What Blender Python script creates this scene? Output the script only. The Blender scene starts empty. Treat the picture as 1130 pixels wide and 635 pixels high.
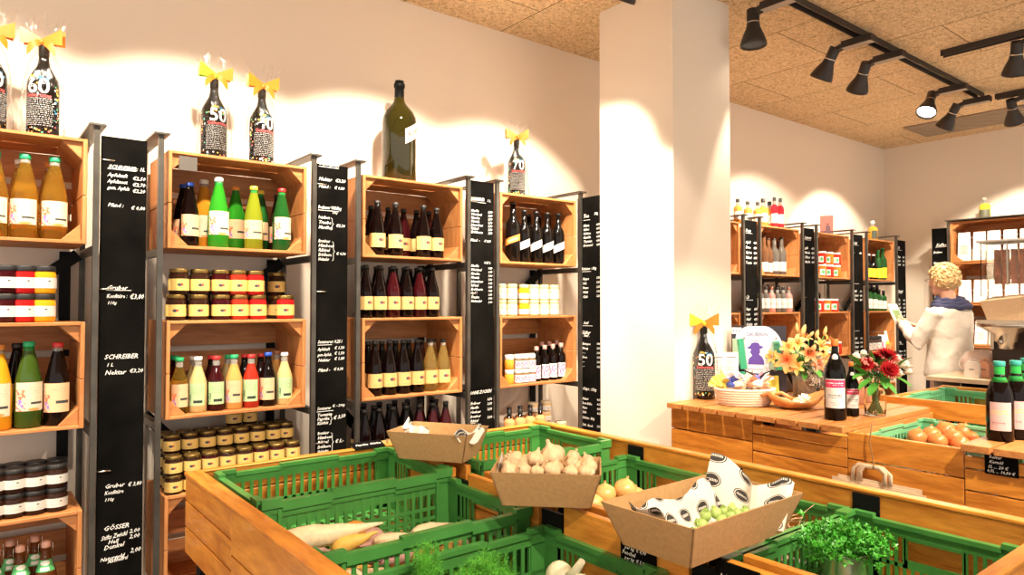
import bpy, math, random
from mathutils import Vector, Matrix
R = random.Random(7)
SC = bpy.context.scene
COL = SC.collection
PI = math.pi
# ------------------------------------------------------------------ camera
F = 764.0; EYE = 1.45
TH = math.atan2(965.0, F); PITCH = math.atan(18.5 / F)
FH = Vector((math.cos(TH), math.sin(TH), 0)); RV = Vector((math.sin(TH), -math.cos(TH), 0))
FV = FH * math.cos(PITCH) + Vector((0, 0, math.sin(PITCH))); UV_ = RV.cross(FV)
CAM = Vector((0, 0, EYE))
def ray(px, py): return FV + RV * ((px - 565) / F) - UV_ * ((py - 317.5) / F)
def at_x(px, py, x): d = ray(px, py); return CAM + d * (x / d.x)
def at_y(px, py, y): d = ray(px, py); return CAM + d * (y / d.y)
def at_z(px, py, z): d = ray(px, py); return CAM + d * ((z - EYE) / d.z)
cd = bpy.data.cameras.new('camera'); cam = bpy.data.objects.new('camera', cd); COL.objects.link(cam)
cd.sensor_width = 36; cd.lens = F / 1130 * 36; cd.clip_start = .02
cam.matrix_world = Matrix(((RV.x, UV_.x, -FV.x, 0), (RV.y, UV_.y, -FV.y, 0), (RV.z, UV_.z, -FV.z, EYE), (0, 0, 0, 1)))
SC.camera = cam

# ------------------------------------------------------------------ materials
MATS = {}
def newmat(name):
    m = bpy.data.materials.new(name); m.use_nodes = True; nt = m.node_tree
    return m, nt, nt.nodes['Principled BSDF']
def setp(b, **k):
    names = dict(rough='Roughness', metal='Metallic', spec='Specular IOR Level', trans='Transmission Weight', coat='Coat Weight',
                 coatr='Coat Roughness', ior='IOR', sss='Subsurface Weight', alpha='Alpha', sheen='Sheen Weight')
    for a, v in k.items(): b.inputs[names[a]].default_value = v
def plain(key, col, rough=.5, bump=0, bscale=60, var=0, **k):
    if key in MATS: return MATS[key]
    m, nt, b = newmat(key)
    b.inputs['Base Color'].default_value = (*col, 1); setp(b, rough=rough, **k)
    if bump or var:
        tc = nt.nodes.new('ShaderNodeTexCoord'); n = nt.nodes.new('ShaderNodeTexNoise'); n.inputs['Scale'].default_value = bscale
        n.inputs['Detail'].default_value = 4
        nt.links.new(tc.outputs['Object'], n.inputs['Vector'])
        if bump:
            bp = nt.nodes.new('ShaderNodeBump'); bp.inputs['Strength'].default_value = bump; bp.inputs['Distance'].default_value = .004
            nt.links.new(n.outputs['Fac'], bp.inputs['Height']); nt.links.new(bp.outputs['Normal'], b.inputs['Normal'])
        if var:
            cr = nt.nodes.new('ShaderNodeValToRGB')
            cr.color_ramp.elements[0].position = .3; cr.color_ramp.elements[1].position = .7
            cr.color_ramp.elements[0].color = (*[c * (1 - var) for c in col], 1); cr.color_ramp.elements[1].color = (*[min(1, c * (1 + var)) for c in col], 1)
            nt.links.new(n.outputs['Fac'], cr.inputs['Fac']); nt.links.new(cr.outputs['Color'], b.inputs['Base Color'])
    MATS[key] = m; return m
def wood(key, c1, c2, axis='X', rough=.5, scale=1.0, coat=.0, rings=9.0):
    m, nt, b = newmat(key); N = nt.nodes; L = nt.links
    tc = N.new('ShaderNodeTexCoord'); oi = N.new('ShaderNodeObjectInfo')
    mp = N.new('ShaderNodeMapping')
    st = {'X': (.16, 1, 1), 'Y': (1, .16, 1), 'Z': (1, 1, .16)}[axis]
    mp.inputs['Scale'].default_value = [s * scale for s in st]
    add = N.new('ShaderNodeVectorMath'); add.operation = 'ADD'
    L.new(tc.outputs['Object'], add.inputs[0]); L.new(oi.outputs['Random'], add.inputs[1]); L.new(add.outputs[0], mp.inputs['Vector'])
    n0 = N.new('ShaderNodeTexNoise'); n0.inputs['Scale'].default_value = 7; n0.inputs['Detail'].default_value = 2
    L.new(mp.outputs[0], n0.inputs['Vector'])
    mul = N.new('ShaderNodeMath'); mul.operation = 'MULTIPLY'; mul.inputs[1].default_value = rings
    L.new(n0.outputs['Fac'], mul.inputs[0])
    fr = N.new('ShaderNodeMath'); fr.operation = 'PINGPONG'; fr.inputs[1].default_value = .5; L.new(mul.outputs[0], fr.inputs[0])
    n1 = N.new('ShaderNodeTexNoise'); n1.inputs['Scale'].default_value = 120; n1.inputs['Detail'].default_value = 3; L.new(mp.outputs[0], n1.inputs['Vector'])
    n2 = N.new('ShaderNodeTexNoise'); n2.inputs['Scale'].default_value = 3; L.new(mp.outputs[0], n2.inputs['Vector'])
    a = N.new('ShaderNodeMath'); a.operation = 'ADD'; L.new(fr.outputs[0], a.inputs[0]); L.new(n1.outputs['Fac'], a.inputs[1])
    a2 = N.new('ShaderNodeMath'); a2.operation = 'ADD'; L.new(a.outputs[0], a2.inputs[0]); L.new(n2.outputs['Fac'], a2.inputs[1])
    mr = N.new('ShaderNodeMapRange'); mr.inputs[1].default_value = .7; mr.inputs[2].default_value = 1.75; L.new(a2.outputs[0], mr.inputs[0])
    cr = N.new('ShaderNodeValToRGB'); cr.color_ramp.elements[0].color = (*c1, 1); cr.color_ramp.elements[1].color = (*c2, 1)
    L.new(mr.outputs[0], cr.inputs['Fac']); L.new(cr.outputs['Color'], b.inputs['Base Color'])
    bp = N.new('ShaderNodeBump'); bp.inputs['Strength'].default_value = .25; bp.inputs['Distance'].default_value = .002
    L.new(n1.outputs['Fac'], bp.inputs['Height']); L.new(bp.outputs['Normal'], b.inputs['Normal'])
    setp(b, rough=rough, coat=coat); MATS[key] = m; return m
def label_mat(key, base, marks):
    """paper label: marks = list of (u0,u1,v0,v1,colour,kind) printed on it; kind 'bar','oval','speck'"""
    if key in MATS: return MATS[key]
    m, nt, b = newmat(key); N = nt.nodes; L = nt.links
    uv = N.new('ShaderNodeUVMap'); sp = N.new('ShaderNodeSeparateXYZ'); L.new(uv.outputs[0], sp.inputs[0])
    cur = None
    def M(op, x, y=None, z=None):
        n = N.new('ShaderNodeMath'); n.operation = op
        for i, v in enumerate((x, y, z)):
            if v is None: continue
            if isinstance(v, (int, float)): n.inputs[i].default_value = v
            else: L.new(v, n.inputs[i])
        return n.outputs[0]
    rgb = N.new('ShaderNodeRGB'); rgb.outputs[0].default_value = (*base, 1); cur = rgb.outputs[0]
    for (u0, u1, v0, v1, col, kind) in marks:
        uc, vc, uw, vh = (u0 + u1) / 2, (v0 + v1) / 2, (u1 - u0) / 2, (v1 - v0) / 2
        dx = M('DIVIDE', M('SUBTRACT', sp.outputs[0], uc), uw); dy = M('DIVIDE', M('SUBTRACT', sp.outputs[1], vc), vh)
        if kind in ('bar', 'text', 'speck'):
            mask = M('MULTIPLY', M('LESS_THAN', M('ABSOLUTE', dx), 1.0), M('LESS_THAN', M('ABSOLUTE', dy), 1.0))
            if kind == 'text':
                w = N.new('ShaderNodeTexNoise'); w.inputs['Scale'].default_value = 22
                mpp = N.new('ShaderNodeMapping'); mpp.inputs['Scale'].default_value = (1.0, .5, 1); L.new(uv.outputs[0], mpp.inputs[0]); L.new(mpp.outputs[0], w.inputs['Vector'])
                mask = M('MULTIPLY', mask, M('GREATER_THAN', w.outputs['Fac'], .48))
                mask = M('MULTIPLY', mask, M('GREATER_THAN', M('SINE', M('MULTIPLY', sp.outputs[1], 75.0)), 0.0))
            if kind == 'speck':
                w = N.new('ShaderNodeTexNoise'); w.inputs['Scale'].default_value = 9; L.new(uv.outputs[0], w.inputs['Vector'])
                mask = M('MULTIPLY', mask, M('GREATER_THAN', w.outputs['Fac'], .5))
        else:
            mask = M('LESS_THAN', M('ADD', M('MULTIPLY', dx, dx), M('MULTIPLY', dy, dy)), 1.0)
        mx = N.new('ShaderNodeMix'); mx.data_type = 'RGBA'; L.new(mask, mx.inputs[0]); L.new(cur, mx.inputs[6]); mx.inputs[7].default_value = (*col, 1)
        cur = mx.outputs[2]
    L.new(cur, b.inputs['Base Color']); setp(b, rough=.55); MATS[key] = m; return m

ORANGE1, ORANGE2 = (.42, .125, .010), (.80, .33, .045)
m_disp = wood('orange stained larch', ORANGE2, ORANGE1, 'Y', .42, 1.0, .15)
m_dispx = wood('orange stained larch across', ORANGE2, ORANGE1, 'X', .42, 1.0, .15)
m_slat = wood('larch slats', (.60, .25, .07), (.38, .135, .03), 'X', .5, 1.3)
m_crate = wood('fruit crate pine', (.60, .25, .080), (.36, .125, .030), 'X', .55, 1.2)
m_crated = wood('fruit crate pine end', (.62, .26, .085), (.38, .135, .034), 'Z', .55, 1.2)
m_bowl = wood('turned bowl wood', (.62, .27, .08), (.45, .17, .04), 'X', .35, 1.5, .2)
m_steel = plain('blackened steel', (.10, .092, .08), .40, metal=.7, var=.25, bscale=12)
m_black = plain('black paint', (.004, .004, .004), .5, spec=.15)
m_chalkb = plain('chalkboard', (.0045, .004, .0035), .8, var=.6, bscale=7, spec=.05)
m_chalk = plain('white chalk', (.85, .85, .82), .9)
m_lampblk = plain('black lamp metal', (.03, .022, .018), .5)
m_lampgrey = plain('grey lamp box', (.42, .36, .30), .5)
m_white = plain('white plastic', (.85, .84, .8), .4)
m_card = plain('brown cardboard', (.46, .265, .105), .8, bump=.25, bscale=90, var=.08)
m_green = plain('green crate plastic', (.060, .24, .050), .30, var=.18, bscale=9)
m_lime = plain('pale green crate plastic', (.17, .48, .24), .4, var=.1, bscale=9)
m_gold = plain('gold lid', (.26, .17, .05), .3, metal=.8)
m_skin = plain('skin', (.75, .42, .29), .5, sss=.1)
m_inox = plain('brushed steel', (.62, .58, .52), .22, metal=1)

def glass_like(key, col, rough=.04, trans=.0, coat=1.0, **k):
    return plain(key, col, rough, trans=trans, coat=coat * .08, coatr=.03, spec=.16, **k)
m_winegl = glass_like('dark wine glass', (.004, .003, .0025))
m_greengl = glass_like('green bottle glass', (.015, .07, .015))
m_clear = plain('clear glass', (.95, .97, .95), .02, trans=1.0, ior=1.3)
m_magnum = plain('olive magnum glass', (.022, .018, .002), .05, coat=.3, trans=.15, spec=.35)
def film():
    m, nt, b = newmat('cellophane'); N = nt.nodes; L = nt.links
    out = N['Material Output']; N.remove(b)
    t = N.new('ShaderNodeBsdfTransparent'); g = N.new('ShaderNodeBsdfGlossy'); g.inputs['Roughness'].default_value = .12
    lw = N.new('ShaderNodeLayerWeight'); lw.inputs[0].default_value = .25
    mr = N.new('ShaderNodeMapRange'); mr.inputs[3].default_value = .015; mr.inputs[4].default_value = .60; L.new(lw.outputs['Facing'], mr.inputs[0])
    tc = N.new('ShaderNodeTexCoord'); mp = N.new('ShaderNodeMapping'); mp.inputs['Scale'].default_value = (30, 30, 8)
    n = N.new('ShaderNodeTexNoise'); n.inputs['Scale'].default_value = 1.5; L.new(tc.outputs['Object'], mp.inputs[0]); L.new(mp.outputs[0], n.inputs['Vector'])
    bp = N.new('ShaderNodeBump'); bp.inputs['Strength'].default_value = .9; bp.inputs['Distance'].default_value = .01
    L.new(n.outputs['Fac'], bp.inputs['Height']); L.new(bp.outputs['Normal'], g.inputs['Normal'])
    mx = N.new('ShaderNodeMixShader'); L.new(mr.outputs[0], mx.inputs[0]); L.new(t.outputs[0], mx.inputs[1]); L.new(g.outputs[0], mx.inputs[2])
    L.new(mx.outputs[0], out.inputs['Surface']); MATS['cellophane'] = m; return m
m_film = film()

# ------------------------------------------------------------------ mesh builder
class MB:
    def __init__(s): s.v = []; s.f = []; s.m = []; s.uv = {}; s.sm = []
    def add(s, vs, fs, mi=0, smooth=False, uvs=None):
        o = len(s.v); s.v += [Vector(v) for v in vs]
        for k, f in enumerate(fs):
            s.f.append(tuple(o + i for i in f)); s.m.append(mi); s.sm.append(smooth)
            if uvs: s.uv[len(s.f) - 1] = uvs[k]
        return s
    def box(s, a, b, mi=0, M=None):
        x0, y0, z0 = a; x1, y1, z1 = b
        vs = [Vector(p) for p in ((x0, y0, z0), (x1, y0, z0), (x1, y1, z0), (x0, y1, z0), (x0, y0, z1), (x1, y0, z1), (x1, y1, z1), (x0, y1, z1))]
        if M is not None: vs = [M @ v for v in vs]
        return s.add(vs, [(0, 3, 2, 1), (4, 5, 6, 7), (0, 1, 5, 4), (1, 2, 6, 5), (2, 3, 7, 6), (3, 0, 4, 7)], mi)
    def bar(s, p, q, w, t, mi=0, up=Vector((0, 0, 1))):
        p = Vector(p); q = Vector(q); d = (q - p); n = d.normalized(); a = n.cross(up)
        if a.length < 1e-4: a = n.cross(Vector((1, 0, 0)))
        a.normalize(); b = n.cross(a)
        vs = [p + a * (i * w / 2) + b * (j * t / 2) + d * k for k in (0, 1) for i, j in ((-1, -1), (1, -1), (1, 1), (-1, 1))]
        return s.add(vs, [(0, 3, 2, 1), (4, 5, 6, 7), (0, 1, 5, 4), (1, 2, 6, 5), (2, 3, 7, 6), (3, 0, 4, 7)], mi)
    def prism(s, poly, d, mi=0):
        """poly: list of 3D points; d: extrusion vector"""
        n = len(poly); d = Vector(d); vs = [Vector(p) for p in poly] + [Vector(p) + d for p in poly]
        fs = [tuple(range(n - 1, -1, -1)), tuple(range(n, 2 * n))] + [(i, (i + 1) % n, n + (i + 1) % n, n + i) for i in range(n)]
        return s.add(vs, fs, mi)
    def lathe(s, prof, n=20, c=(0, 0, 0), mi=0, mis=None, sx=1, sy=1, fn=None):
        c = Vector(c); vs = []
        for r, z in prof:
            for k in range(n):
                a = 2 * PI * k / n; rr = r * (fn(a, z) if fn else 1)
                vs.append(c + Vector((rr * math.cos(a) * sx, rr * math.sin(a) * sy, z)))
        o = len(s.v); s.v += vs
        for i in range(len(prof) - 1):
            for k in range(n):
                k2 = (k + 1) % n
                s.f.append((o + i * n + k, o + i * n + k2, o + (i + 1) * n + k2, o + (i + 1) * n + k)); s.m.append(mis[i] if mis else mi); s.sm.append(True)
        s.f.append(tuple(o + k for k in reversed(range(n)))); s.m.append(mis[0] if mis else mi); s.sm.append(False)
        s.f.append(tuple(o + (len(prof) - 1) * n + k for k in range(n))); s.m.append(mis[-1] if mis else mi); s.sm.append(False)
        return s
    def tube(s, pts, rad, n=8, mi=0, caps=True, flat=1.0):
        pts = [Vector(p) for p in pts]; rs = rad if isinstance(rad, (list, tuple)) else [rad] * len(pts)
        o = len(s.v); prev = None
        for i, p in enumerate(pts):
            d = (pts[min(i + 1, len(pts) - 1)] - pts[max(i - 1, 0)]).normalized()
            a = prev - d * prev.dot(d) if prev is not None else d.cross(Vector((0, 0, 1)) if abs(d.z) < .9 else Vector((1, 0, 0)))
            a.normalize(); prev = a; b = d.cross(a)
            for k in range(n):
                t = 2 * PI * k / n; s.v.append(p + a * (math.cos(t) * rs[i]) + b * (math.sin(t) * rs[i] * flat))
        for i in range(len(pts) - 1):
            for k in range(n):
                k2 = (k + 1) % n; s.f.append((o + i * n + k, o + i * n + k2, o + (i + 1) * n + k2, o + (i + 1) * n + k)); s.m.append(mi); s.sm.append(True)
        if caps:
            s.f.append(tuple(o + k for k in reversed(range(n)))); s.m.append(mi); s.sm.append(False)
            s.f.append(tuple(o + (len(pts) - 1) * n + k for k in range(n))); s.m.append(mi); s.sm.append(False)
        return s
    def ball(s, c, r, n=10, mi=0, sc=(1, 1, 1), M=None, bumpy=0, seed=0):
        rr = random.Random(seed); c = Vector(c); o = len(s.v); m = max(4, n // 2 + 1)
        pts = [Vector((0, 0, -1))] + [Vector((math.sin(PI * i / m) * math.cos(2 * PI * k / n), math.sin(PI * i / m) * math.sin(2 * PI * k / n), -math.cos(PI * i / m))) for i in range(1, m) for k in range(n)] + [Vector((0, 0, 1))]
        for p in pts:
            q = Vector((p.x * sc[0], p.y * sc[1], p.z * sc[2])) * r * (1 + (rr.random() - .5) * bumpy)
            if M is not None: q = M @ q
            s.v.append(c + q)
        def F_(f): s.f.append(tuple(o + i for i in f)); s.m.append(mi); s.sm.append(True)
        for k in range(n):
            k2 = (k + 1) % n; F_((0, 1 + k2, 1 + k))
            for i in range(m - 2): F_((1 + i * n + k, 1 + i * n + k2, 1 + (i + 1) * n + k2, 1 + (i + 1) * n + k))
            F_((1 + (m - 2) * n + k, 1 + (m - 2) * n + k2, len(pts) - 1))
        return s
    def xf(s, M, start=0):
        for i in range(start, len(s.v)): s.v[i] = M @ s.v[i]
        return s
    def data(s, name, mats):
        me = bpy.data.meshes.new(name); me.from_pydata([tuple(v) for v in s.v], [], s.f)
        for m in (mats if isinstance(mats, (list, tuple)) else [mats]): me.materials.append(m)
        me.polygons.foreach_set('material_index', s.m); me.polygons.foreach_set('use_smooth', s.sm)
        if s.uv:
            ul = me.uv_layers.new(name='UVMap')
            for p in me.polygons:
                u = s.uv.get(p.index)
                if u:
                    for li, c in zip(p.loop_indices, u): ul.data[li].uv = c
        me.update(); return me
    def obj(s, name, mats, parent=None, bevel=0, link=True, sub=0, loc=None):
        o = bpy.data.objects.new(name, s.data(name, mats))
        if link: COL.objects.link(o)
        if parent is not None: o.parent = parent
        if loc is not None: o.location = loc
        if bevel:
            b = o.modifiers.new('Bevel', 'BEVEL'); b.width = bevel; b.segments = 1; b.limit_method = 'ANGLE'; b.angle_limit = .6
        if sub:
            b = o.modifiers.new('Sub', 'SUBSURF'); b.levels = sub; b.render_levels = sub
        return o
def empty(name, loc=(0, 0, 0), rz=0, link=True):
    o = bpy.data.objects.new(name, None); o.empty_display_size = .05; o.location = loc; o.rotation_euler = (0, 0, rz)
    if link: COL.objects.link(o)
    return o
def tag(o, label, cat, group=None, kind=None):
    o['label'] = label; o['category'] = cat
    n = len(label.replace('-', ' ').split())
    if n > 16 or n < 4: print('LABELLEN', n, label)
    if group: o['group'] = group
    if kind: o['kind'] = kind
    return o
def struct(o): o['kind'] = 'structure'; return o
def Rz(a): return Matrix.Rotation(a, 4, 'Z')
def Rx(a): return Matrix.Rotation(a, 4, 'X')
def Ry(a): return Matrix.Rotation(a, 4, 'Y')
def T(*p): return Matrix.Translation(Vector(p))

# prototypes live outside the scene; place() copies one with its parts and sub-parts
KIDS = {}
def proto(name):
    o = bpy.data.objects.new(name, None); o.empty_display_size = .05; KIDS[o] = []; return o
def pc(parent, o):
    o.parent = parent; KIDS.setdefault(parent, []).append(o); KIDS.setdefault(o, []); return o
def place(pr, loc, rz=0, s=1.0, label='', cat='', group=None, rx=0, ry=0, M=None):
    def cp(o, par):
        c = o.copy(); COL.objects.link(c)
        if par is not None: c.parent = par
        for ch in KIDS.get(o, []): cp(ch, c)
        return c
    r = cp(pr, None)
    if M is not None: r.matrix_world = M
    else: r.location = loc; r.rotation_euler = (rx, ry, rz); r.scale = (s, s, s) if not isinstance(s, tuple) else s
    tag(r, label, cat, group); return r

# ------------------------------------------------------------------ lettering
_tc = {}
def glyphs(text, shear=0.0, off=0.0):
    k = (text, shear, off)
    if k in _tc: return _tc[k]
    cu = bpy.data.curves.new('t', 'FONT'); cu.body = text; cu.size = 1; cu.shear = shear; cu.offset = off; cu.resolution_u = 4 if len(text) < 3 or text in ('GAUBERIN', 'Römer', 'Geburtstag') else 1
    o = bpy.data.objects.new('t', cu); COL.objects.link(o); dg = bpy.context.evaluated_depsgraph_get()
    me = bpy.data.meshes.new_from_object(o.evaluated_get(dg))
    vs = [v.co.copy() for v in me.vertices]; fs = [tuple(p.vertices) for p in me.polygons]
    w = max([v.x for v in vs], default=0); bpy.data.objects.remove(o); bpy.data.meshes.remove(me)
    _tc[k] = (vs, fs, w); return _tc[k]
def write(mb, text, x, z, size, M, shear=.25, off=.012, mi=0, maxw=None, tilt=0):
    """text in the local XZ plane (x right, z up) lifted slightly to -y, mapped through M"""
    vs, fs, w = glyphs(text, shear, off); sx = size
    if maxw and w * size > maxw: sx = maxw / w
    mb.add([M @ Vector((x + v.x * sx, -.0012, z + v.y * size + v.x * sx * tilt)) for v in vs], fs, mi)
def wrapw(mb, text, ang, z, size, r, mi=0, off=0.02, shear=0):
    vs, fs, w = glyphs(text, shear, off)
    mb.add([Vector((r * math.sin((v.x - w / 2) * size / r + ang), -r * math.cos((v.x - w / 2) * size / r + ang), z + v.y * size)) for v in vs], fs, mi)

# ------------------------------------------------------------------ room
CEIL = 2.943; WY = 2.98; FX = 6.93
m_wall = plain('warm white plaster', (.86, .76, .64), .85, bump=.12, bscale=45)
m_floor = plain('grey floor', (.30, .26, .22), .5, var=.1, bscale=5)
def ceiling_mat():
    m, nt, b = newmat('wood wool board'); N = nt.nodes; L = nt.links
    tc = N.new('ShaderNodeTexCoord')
    n = N.new('ShaderNodeTexNoise'); n.inputs['Scale'].default_value = 60; n.inputs['Detail'].default_value = 6; n.inputs['Roughness'].default_value = .7; n.inputs['Distortion'].default_value = 1.2
    L.new(tc.outputs['Object'], n.inputs['Vector'])
    n2 = N.new('ShaderNodeTexNoise'); n2.inputs['Scale'].default_value = 1.2; L.new(tc.outputs['Object'], n2.inputs['Vector'])
    cr = N.new('ShaderNodeValToRGB'); e = cr.color_ramp.elements; e[0].position = .36; e[0].color = (.46, .28, .115, 1); e[1].position = .55; e[1].color = (.92, .72, .46, 1)
    L.new(n.outputs['Fac'], cr.inputs['Fac'])
    br = N.new('ShaderNodeTexBrick'); br.inputs['Scale'].default_value = 1.0; br.inputs['Mortar Size'].default_value = .004; br.inputs['Mortar Smooth'].default_value = .3
    br.inputs['Color1'].default_value = (1, 1, 1, 1); br.inputs['Color2'].default_value = (.9, .9, .88, 1); br.inputs['Mortar'].default_value = (.33, .27, .2, 1)
    br.inputs['Brick Width'].default_value = 1.2; br.inputs['Row Height'].default_value = .6; br.offset = .5
    mp = N.new('ShaderNodeMapping'); mp.inputs['Rotation'].default_value = (0, 0, PI / 2); mp.inputs['Location'].default_value = (.25, .12, 0)
    L.new(tc.outputs['Object'], mp.inputs[0]); L.new(mp.outputs[0], br.inputs['Vector'])
    mx = N.new('ShaderNodeMix'); mx.data_type = 'RGBA'; mx.blend_type = 'MULTIPLY'; mx.inputs[0].default_value = 1
    L.new(cr.outputs['Color'], mx.inputs[6]); L.new(br.outputs['Color'], mx.inputs[7]); L.new(mx.outputs[2], b.inputs['Base Color'])
    bp = N.new('ShaderNodeBump'); bp.inputs['Strength'].default_value = .8; bp.inputs['Distance'].default_value = .006
    L.new(n.outputs['Fac'], bp.inputs['Height']); L.new(bp.outputs['Normal'], b.inputs['Normal']); setp(b, rough=.95); return m
m_ceil = ceiling_mat()
X0, Y0 = -2.2, -3.2
struct(MB().box((X0 - .1, Y0 - .1, -.1), (FX + .1, WY + .1, 0)).obj('floor', m_floor))
struct(MB().box((X0 - .1, Y0 - .1, CEIL), (FX + .1, WY + .1, CEIL + .1)).obj('ceiling', m_ceil))
struct(MB().box((X0 - .1, WY, 0), (FX + .1, WY + .1, CEIL)).obj('wall_left', m_wall))
struct(MB().box((FX, Y0, 0), (FX + .1, WY, CEIL)).obj('wall_far', m_wall))
struct(MB().box((2.531, 2.010, 0), (2.972, 2.475, CEIL)).obj('pillar', m_wall))
# air vent in the ceiling
v = empty('ceiling_vent', (6.42, 1.6, CEIL)); tag(v, 'long grey ventilation grille set in the ceiling above the far wall', 'vent')
MB().box((-.24, -2.2, -.012), (.24, .9, -.001)).obj('vent_panel', plain('grey vent', (.32, .25, .185), .6), v)
b = MB()
for k in range(7): b.box((-.21 + k * .064, -2.17, -.016), (-.17 + k * .064, .87, -.012))
b.obj('vent_blades', plain('vent blades', (.36, .285, .21), .6), v)

# ------------------------------------------------------------------ shelving along the left wall
CW, CH, CDp = .502, .345, .30
def make_crate(w, h, d):
    """fruit crate on its side, open towards -y, origin at its front lower left corner"""
    r = proto('wooden_crate'); t = .013
    def part(nm, mb, mat, bev=.0015): return pc(r, mb.obj(nm, mat, bevel=bev, link=False))
    for x in (0, w - t):
        part('end_panel', MB().box((x, 0, 0), (x + t, d, h * .46)).box((x, 0, h * .46 + .002), (x + t, d, h)), m_crated)
    part('top_boards', MB().box((t, 0, h - .011), (w - t, d * .47, h)).box((t, d * .47 + .012, h - .011), (w - t, d, h)), m_crate)
    part('bottom_boards', MB().box((t, 0, 0), (w - t, d * .47, .011)).box((t, d * .47 + .012, 0), (w - t, d, .011)), m_crate)
    bk = MB(); n = 3; bh = (h - .022 - .05) / n
    for k in range(n): bk.box((t, d - .009, .011 + k * (bh + .024)), (w - t, d, .011 + k * (bh + .024) + bh))
    part('back_boards', bk, m_crate)
    c = .058
    for sx, sz in ((0, 0), (1, 0), (0, 1), (1, 1)):
        x = t if sx == 0 else w - t; z = .011 if sz == 0 else h - .011; dx = c if sx == 0 else -c; dz = c if sz == 0 else -c
        poly = [(x, .012, z), (x + dx, .012, z), (x, .012, z + dz)]
        if (dx > 0) != (dz > 0): poly.reverse()
        part('corner_block', MB().prism(poly, (0, d * .72, 0)), m_crate)
    return r
crate_p = make_crate(CW, CH, CDp)
ZS = (1.647, 1.047, .437)          # bottoms of the three crates in each unit
UN = ['leftmost wall shelf', 'second wall shelf from the left', 'third wall shelf from the left', 'fourth wall shelf, beside the pillar']
UX = [-.190, .554, 1.296, 2.016]
FAR = [3.50, 4.247, 5.00, 5.80]
FN = ['far wall shelf half hidden by the pillar', 'second far wall shelf', 'third far wall shelf', 'last far wall shelf by the corner']
POS = ['topmost', 'middle', 'lowest']
def frame(x, nm, w=CW):
    """steel frame: four posts, cap plates running back to the wall, rails under the crates and diagonal braces"""
    f = empty('steel_shelf_frame', (x, 2.62, 0)); tag(f, f'blackened steel frame holding the crates of the {nm}', 'shelf frame', 'steel frames of the wall shelves')
    for px in (-.036, w + .014):
        for py in (0, .325):
            MB().box((px + .002, py, 0), (px + .019, py + .018, 2.036)).obj('post', m_steel, f)
        MB().box((px - .014, -.012, 2.036), (px + .036, .355, 2.044)).obj('cap_plate', m_steel, f, .001)
        for z in ZS: MB().box((px + .002, .02, z - .03), (px + .019, .33, z - .004)).obj('side_rail', m_steel, f)
    for z0, z1, fl in ((1.40, 1.63, 0), (.79, 1.03, 1)):
        a, c = ((-.02, z0), (w * .55, z1)) if fl else ((w * .45, z0), (w + .01, z1))
        if fl: a, c = (w * .42, z0), (-.01, z1)
        MB().bar((a[0], .318, a[1]), (c[0], .318, c[1]), .008, .042, up=Vector((0, 0, 1))).obj('diagonal_brace', m_black, f)
    MB().box((w - .045, .335, .78), (w - .010, .343, 1.64)).obj('back_strip', m_black, f)
    for z in (1.93, 1.5, .9):
        MB().tube([(w + .036, .011, z), (w + .078, .011, z)], .0035, 6).obj('hanging_pin', m_inox, f)
    return f
for k, x in enumerate(UX + FAR):
    nm = (UN + FN)[k]; w = CW if k != 7 else CW
    frame(x, nm)
    for j, z in enumerate(ZS):
        place(crate_p, (x, 2.637, z), 0, 1, f'{POS[j]} pine fruit crate in the {nm}', 'crate', 'fruit crates used as wall shelves')

# chalkboards
def board(x, y, w, z0, z1, lines, label, rz=0, far=False):
    b = empty('chalkboard', (x, y, 0), rz); tag(b, label, 'chalkboard', 'tall chalkboards between the wall shelves')
    MB().box((0, 0, z0), (w, .012, z1)).obj('panel', m_chalkb, b, .001)
    t = MB()
    for ln in lines:
        tx, px_, z, s = ln[:4]; kw = ln[4] if len(ln) > 4 else {}
        if tx == '_': t.box((px_, -.0016, z), (px_ + s, -.0006, z + .0018)); continue
        if tx == '}':
            pts = [(px_, z + s), (px_ + .006, z + s - .004), (px_ + .006, z + s / 2 + .006), (px_ + .012, z + s / 2), (px_ + .006, z + s / 2 - .006), (px_ + .006, z + .004), (px_, z)]
            for p, q in zip(pts, pts[1:]): t.bar((p[0], -.001, p[1]), (q[0], -.001, q[1]), .001, .0022, up=Vector((0, 1, 0)))
            continue
        write(t, tx, px_, z, s, Matrix.Identity(4), shear=.3, off=.014, maxw=kw.get('w', w - px_ - .004), tilt=kw.get('t', .0))
    t.obj('chalk_writing', m_chalk, b)
    return b
def zl(py, px=135, Yp=2.632): return at_y(px, py, Yp).z
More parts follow.
